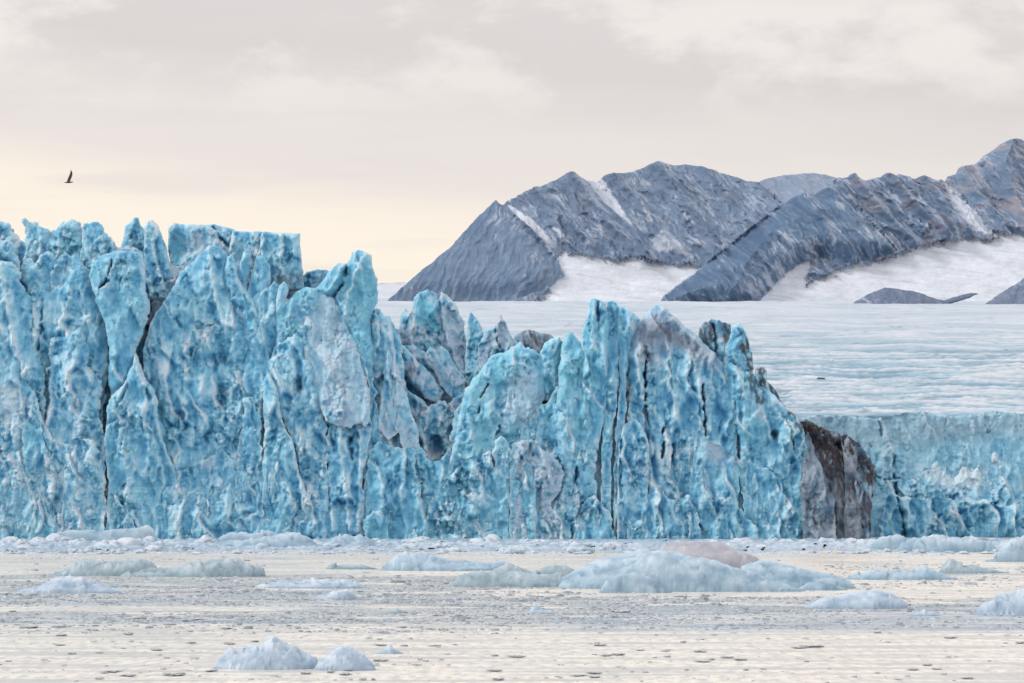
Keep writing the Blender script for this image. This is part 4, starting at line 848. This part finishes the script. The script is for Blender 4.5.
m3 = nd(nt, 'ShaderNodeMix', data_type='RGBA', blend_type='MULTIPLY'); L(sx_.outputs[1], m3.inputs['Factor']); L(mx.outputs['Result'], m3.inputs['A']); m3.inputs['B'].default_value = (.52, .66, .82, 1)
L(m3.outputs['Result'], b.inputs['Base Color'])
b.inputs['Roughness'].default_value = .28; b.inputs['IOR'].default_value = 1.33
bp = nd(nt, 'ShaderNodeBump', Strength=.45, Distance=.08); L(rip, bp.inputs['Height']); L(bp.outputs[0], b.inputs['Normal'])
xs = np.concatenate([[-30000, -3000, -400], np.linspace(-95, 95, 400), [400, 3000, 30000.]])
ys = np.concatenate([[-5000, -300, 0], CAMZ * F / np.linspace(215, 57, 330), [450, 2000, 12000, 40000.]])
Xw, Yw = np.meshgrid(xs, ys); fq, _ = grid_faces(np.ones(Xw.shape, bool))
Ys_ = np.maximum(Yw, 60.); ppx = CX + F * Xw / Ys_; ppy = HY + F * CAMZ / Ys_
inner = (Yw > 60) & (Yw < 440)
n1 = fbm(ppx / 110, ppy / 3.0, 4, 41); n2 = fbm(ppx / 200, ppy / 2.2, 4, 42)
def band(a, b, s, xa=-2000, xb=3000):
    c = ppy + 2.0 * fbm(ppx / 150, ppx * 0 + a, 2, 43)
    return sstep(a - s, a + s, c) * sstep(b + s, b - s, c) * sstep(xa - 60, xa + 60, ppx) * sstep(xb + 60, xb - 60, ppx)
sl_ = .85 * band(538, 552, 1.5) + .8 * band(575, 603, 2, -2000, 470) + .75 * band(578, 590, 2, 440, 620) + .85 * band(597, 614, 1.5, 300) + .85 * band(611, 623, 1.2, -2000, 620) + .5 * band(620, 630, 1.5, 400) + .45 * band(566, 582, 1.5, 860)
sl_ = sstep(.30, .62, sl_ * (.8 + 1.5 * n1)) * .95
sl_ = np.clip(sl_ + .9 * sstep(.18, .5, n1) * band(553, 640, 6) * .6, 0, 1)
bl_ = band(617, 632, 1.5, 560) + .8 * band(605, 618, 2, 620) + .8 * band(602, 606, .8, -2000, 320) + .7 * band(620, 625, .8, -2000, 420) + .5 * band(590, 594, .8, -2000, 400)
bl_ = np.clip(bl_ * (.75 + 1.2 * n2) + .25 * sstep(.25, .5, n2), 0, .9)
Cw = np.stack([np.where(inner, sl_, 0), np.where(inner, bl_, 0), Xw * 0], -1)
o = make_mesh('water', np.stack([Xw.ravel(), Yw.ravel(), Xw.ravel() * 0], 1), fq, Cw.reshape(-1, 3), m); tag(o, kind='structure')

# ================================================================== GULL
def gull():
    m, nt, b = mat_new('dark_plumage'); b.inputs['Base Color'].default_value = (.035, .03, .03, 1); b.inputs['Roughness'].default_value = .8
    n = nd(nt, 'ShaderNodeTexNoise', Scale=18.0); r = nd(nt, 'ShaderNodeValToRGB'); nt.links.new(n.outputs['Fac'], r.inputs[0]); nt.links.new(r.outputs[0], b.inputs['Base Color'])
    r.color_ramp.elements[0].color = (.025, .022, .022, 1); r.color_ramp.elements[1].color = (.09, .08, .08, 1)
    Y = 150.; s = Y / F; c = at(68.5, 182.3, Y)
    root = empty('gull', c, 'dark gull flying alone above the left cliff, wings raised', 'bird')
    # body along +x (tail left, head right)
    prof = [(-4.6, .05, .10), (-3.9, .45, .16), (-2.6, .42, .34), (-1, .62, .62), (.6, .72, .70), (2.0, .55, .55), (2.8, .38, .42), (3.4, .42, .44), (3.9, .30, .30), (4.3, .12, .12), (4.9, .03, .03)]
    k = 12; V = []; Q = []
    for i, (x, wy, wz) in enumerate(prof):
        for j in range(k):
            a = 2 * math.pi * j / k; V.append((x * s * 1.05, math.cos(a) * wy * s, (math.sin(a) * wz * 1.35 + .06 * x) * s))
    for i in range(len(prof) - 1):
        for j in range(k): Q.append((i * k + j, i * k + (j + 1) % k, (i + 1) * k + (j + 1) % k, (i + 1) * k + j))
    make_mesh('body', np.array(V), Q, None, m, root, c)
    for sy, ten in ((-1, 1.), (1, .93)):
        st = [(-.2, 0, .3, 2.9), (.5, 1.2, 2.6, 2.6), (1.6, 2.2, 5.2, 2.3), (2.7, 2.7, 8.0, 1.8), (3.1, 3.0, 10.4, 1.1), (2.9, 3.2, 12.6, .25)]
        V = []; Q = []
        for (x, y, z, ch) in st:
            x *= ten; z *= ten
            for t, th in ((-.5, 0), (-.2, .16), (.25, .18), (.5, 0), (.25, -.05), (-.2, -.05)):
                V.append(((x + t * ch) * s, sy * (y + .25 + th * .5 * ch * .3) * s, z * s - th * .1 * s))
        for i in range(len(st) - 1):
            for j in range(6): Q.append((i * 6 + j, i * 6 + (j + 1) % 6, (i + 1) * 6 + (j + 1) % 6, (i + 1) * 6 + j))
        make_mesh('wing', np.array(V), Q, None, m, root, c)
gull()

# ================================================================== SKY, SUN, CAMERA
SUN_AZ, SUN_EL = math.radians(-98), math.radians(34)   # azimuth from +Y, clockwise positive
w = bpy.data.worlds.new('World'); scene.world = w; w.use_nodes = True; nt = w.node_tree; L = nt.links.new
bg = nt.nodes['Background']
sky = nd(nt, 'ShaderNodeTexSky', sky_type='NISHITA'); sky.sun_disc = False; sky.sun_elevation = SUN_EL; sky.sun_rotation = SUN_AZ
tc = nd(nt, 'ShaderNodeTexCoord'); sp = nd(nt, 'ShaderNodeSeparateXYZ'); L(tc.outputs['Generated'], sp.inputs[0])
def math_(op, a, b_=None, c_=None):
    n = nd(nt, 'ShaderNodeMath', operation=op)
    for i, v in enumerate((a, b_, c_)):
        if v is None: continue
        if isinstance(v, (int, float)): n.inputs[i].default_value = v
        else: L(v, n.inputs[i])
    return n.outputs[0]
def noise_(scale_vec, sc, det, rough):
    mp = nd(nt, 'ShaderNodeMapping'); mp.inputs['Scale'].default_value = scale_vec; L(tc.outputs['Generated'], mp.inputs['Vector'])
    n = nd(nt, 'ShaderNodeTexNoise', Scale=sc, Detail=det, Roughness=rough); L(mp.outputs[0], n.inputs['Vector']); return n.outputs['Fac']
nb = noise_((1, 1, 6), 6.0, 5.0, .55)
zz = math_('ADD', sp.outputs['Z'], math_('MULTIPLY', math_('SUBTRACT', nb, .5), .030))
zz = math_('ADD', zz, math_('MULTIPLY', sp.outputs['X'], .10))
cr = nd(nt, 'ShaderNodeValToRGB'); L(math_('MULTIPLY', zz, 2.0), cr.inputs[0])
els = [(0, (.98, .80, .64)), (.055, (.97, .84, .70)), (.115, (.97, .87, .74)), (.17, (.95, .85, .73)), (.21, (.80, .73, .69)), (.245, (.79, .73, .695)), (.29, (.69, .64, .62)), (.38, (.73, .68, .66)), (.6, (.86, .84, .84)), (1, (1.0, 1.02, 1.06))]
ce = cr.color_ramp.elements
ce[0].position = 0; ce[0].color = (*els[0][1], 1); ce[1].position = 1; ce[1].color = (*els[-1][1], 1)
for p_, c_ in els[1:-1]:
    e = ce.new(p_); e.color = (*c_, 1)
# puffy lighter clouds in the upper band
pf = noise_((1.0, 1, 2.0), 17.0, 8.0, .56); pfm = nd(nt, 'ShaderNodeMapRange', interpolation_type='SMOOTHSTEP'); L(pf, pfm.inputs['Value'])
pfm.inputs['From Min'].default_value = .45; pfm.inputs['From Max'].default_value = .60
ub = nd(nt, 'ShaderNodeMapRange', interpolation_type='SMOOTHSTEP'); L(sp.outputs['Z'], ub.inputs['Value']); ub.inputs['From Min'].default_value = .115; ub.inputs['From Max'].default_value = .15
pm = math_('MULTIPLY', math_('MULTIPLY', pfm.outputs[0], ub.outputs[0]), .85)
m1 = nd(nt, 'ShaderNodeMix', data_type='RGBA'); L(pm, m1.inputs['Factor']); L(cr.outputs[0], m1.inputs['A']); m1.inputs['B'].default_value = (.87, .81, .77, 1)
# soft grey streaks
gs = noise_((1, 1, 9), 9.0, 4.0, .5); gm = nd(nt, 'ShaderNodeMapRange', interpolation_type='SMOOTHSTEP'); L(gs, gm.inputs['Value']); gm.inputs['From Min'].default_value = .50; gm.inputs['From Max'].default_value = .72
m2 = nd(nt, 'ShaderNodeMix', data_type='RGBA'); L(math_('MULTIPLY', gm.outputs[0], .5), m2.inputs['Factor']); L(m1.outputs['Result'], m2.inputs['A']); m2.inputs['B'].default_value = (.74, .68, .66, 1)
# brightness added to unseen sky behind the ship and overhead, lighting the ice
bk = nd(nt, 'ShaderNodeMapRange', interpolation_type='SMOOTHSTEP'); L(sp.outputs['Y'], bk.inputs['Value']); bk.inputs['From Min'].default_value = .75; bk.inputs['From Max'].default_value = -.6
bk.inputs['To Min'].default_value = 1.0; bk.inputs['To Max'].default_value = 1.12
vs = nd(nt, 'ShaderNodeVectorMath', operation='SCALE'); L(m2.outputs['Result'], vs.inputs[0]); L(bk.outputs[0], vs.inputs['Scale'])
ns = nd(nt, 'ShaderNodeVectorMath', operation='SCALE'); L(sky.outputs[0], ns.inputs[0]); ns.inputs['Scale'].default_value = .10
# background strength is 0.10, so the cloud layer is divided by it
vc = nd(nt, 'ShaderNodeVectorMath', operation='SCALE'); L(vs.outputs[0], vc.inputs[0]); vc.inputs['Scale'].default_value = 10.0
av = nd(nt, 'ShaderNodeVectorMath', operation='ADD'); L(vc.outputs[0], av.inputs[0]); L(ns.outputs[0], av.inputs[1])
L(av.outputs[0], bg.inputs['Color']); bg.inputs['Strength'].default_value = .10

sd_ = bpy.data.lights.new('sun', 'SUN'); so = bpy.data.objects.new('sun', sd_); col.objects.link(so)
sd_.energy = 1.8; sd_.angle = math.radians(10); sd_.color = (1, .94, .86)
from mathutils import Vector
dirv = Vector((math.sin(SUN_AZ) * math.cos(SUN_EL), math.cos(SUN_AZ) * math.cos(SUN_EL), math.sin(SUN_EL)))
so.rotation_euler = dirv.to_track_quat('Z', 'Y').to_euler(); so.location = (-100, 0, 200)

cd = bpy.data.cameras.new('camera'); co = bpy.data.objects.new('camera', cd); col.objects.link(co)
co.location = (0, 0, CAMZ); co.rotation_euler = (math.pi / 2, 0, 0); cd.lens = 100; cd.sensor_width = 36
cd.shift_y = (HY - 341.5) / 1024; cd.clip_start = .5; cd.clip_end = 100000
scene.camera = co
scene.view_settings.view_transform = 'Standard'; scene.view_settings.look = 'None'; scene.view_settings.exposure = 0
scene.cycles.use_denoising = True
scene.cycles.max_bounces = 6
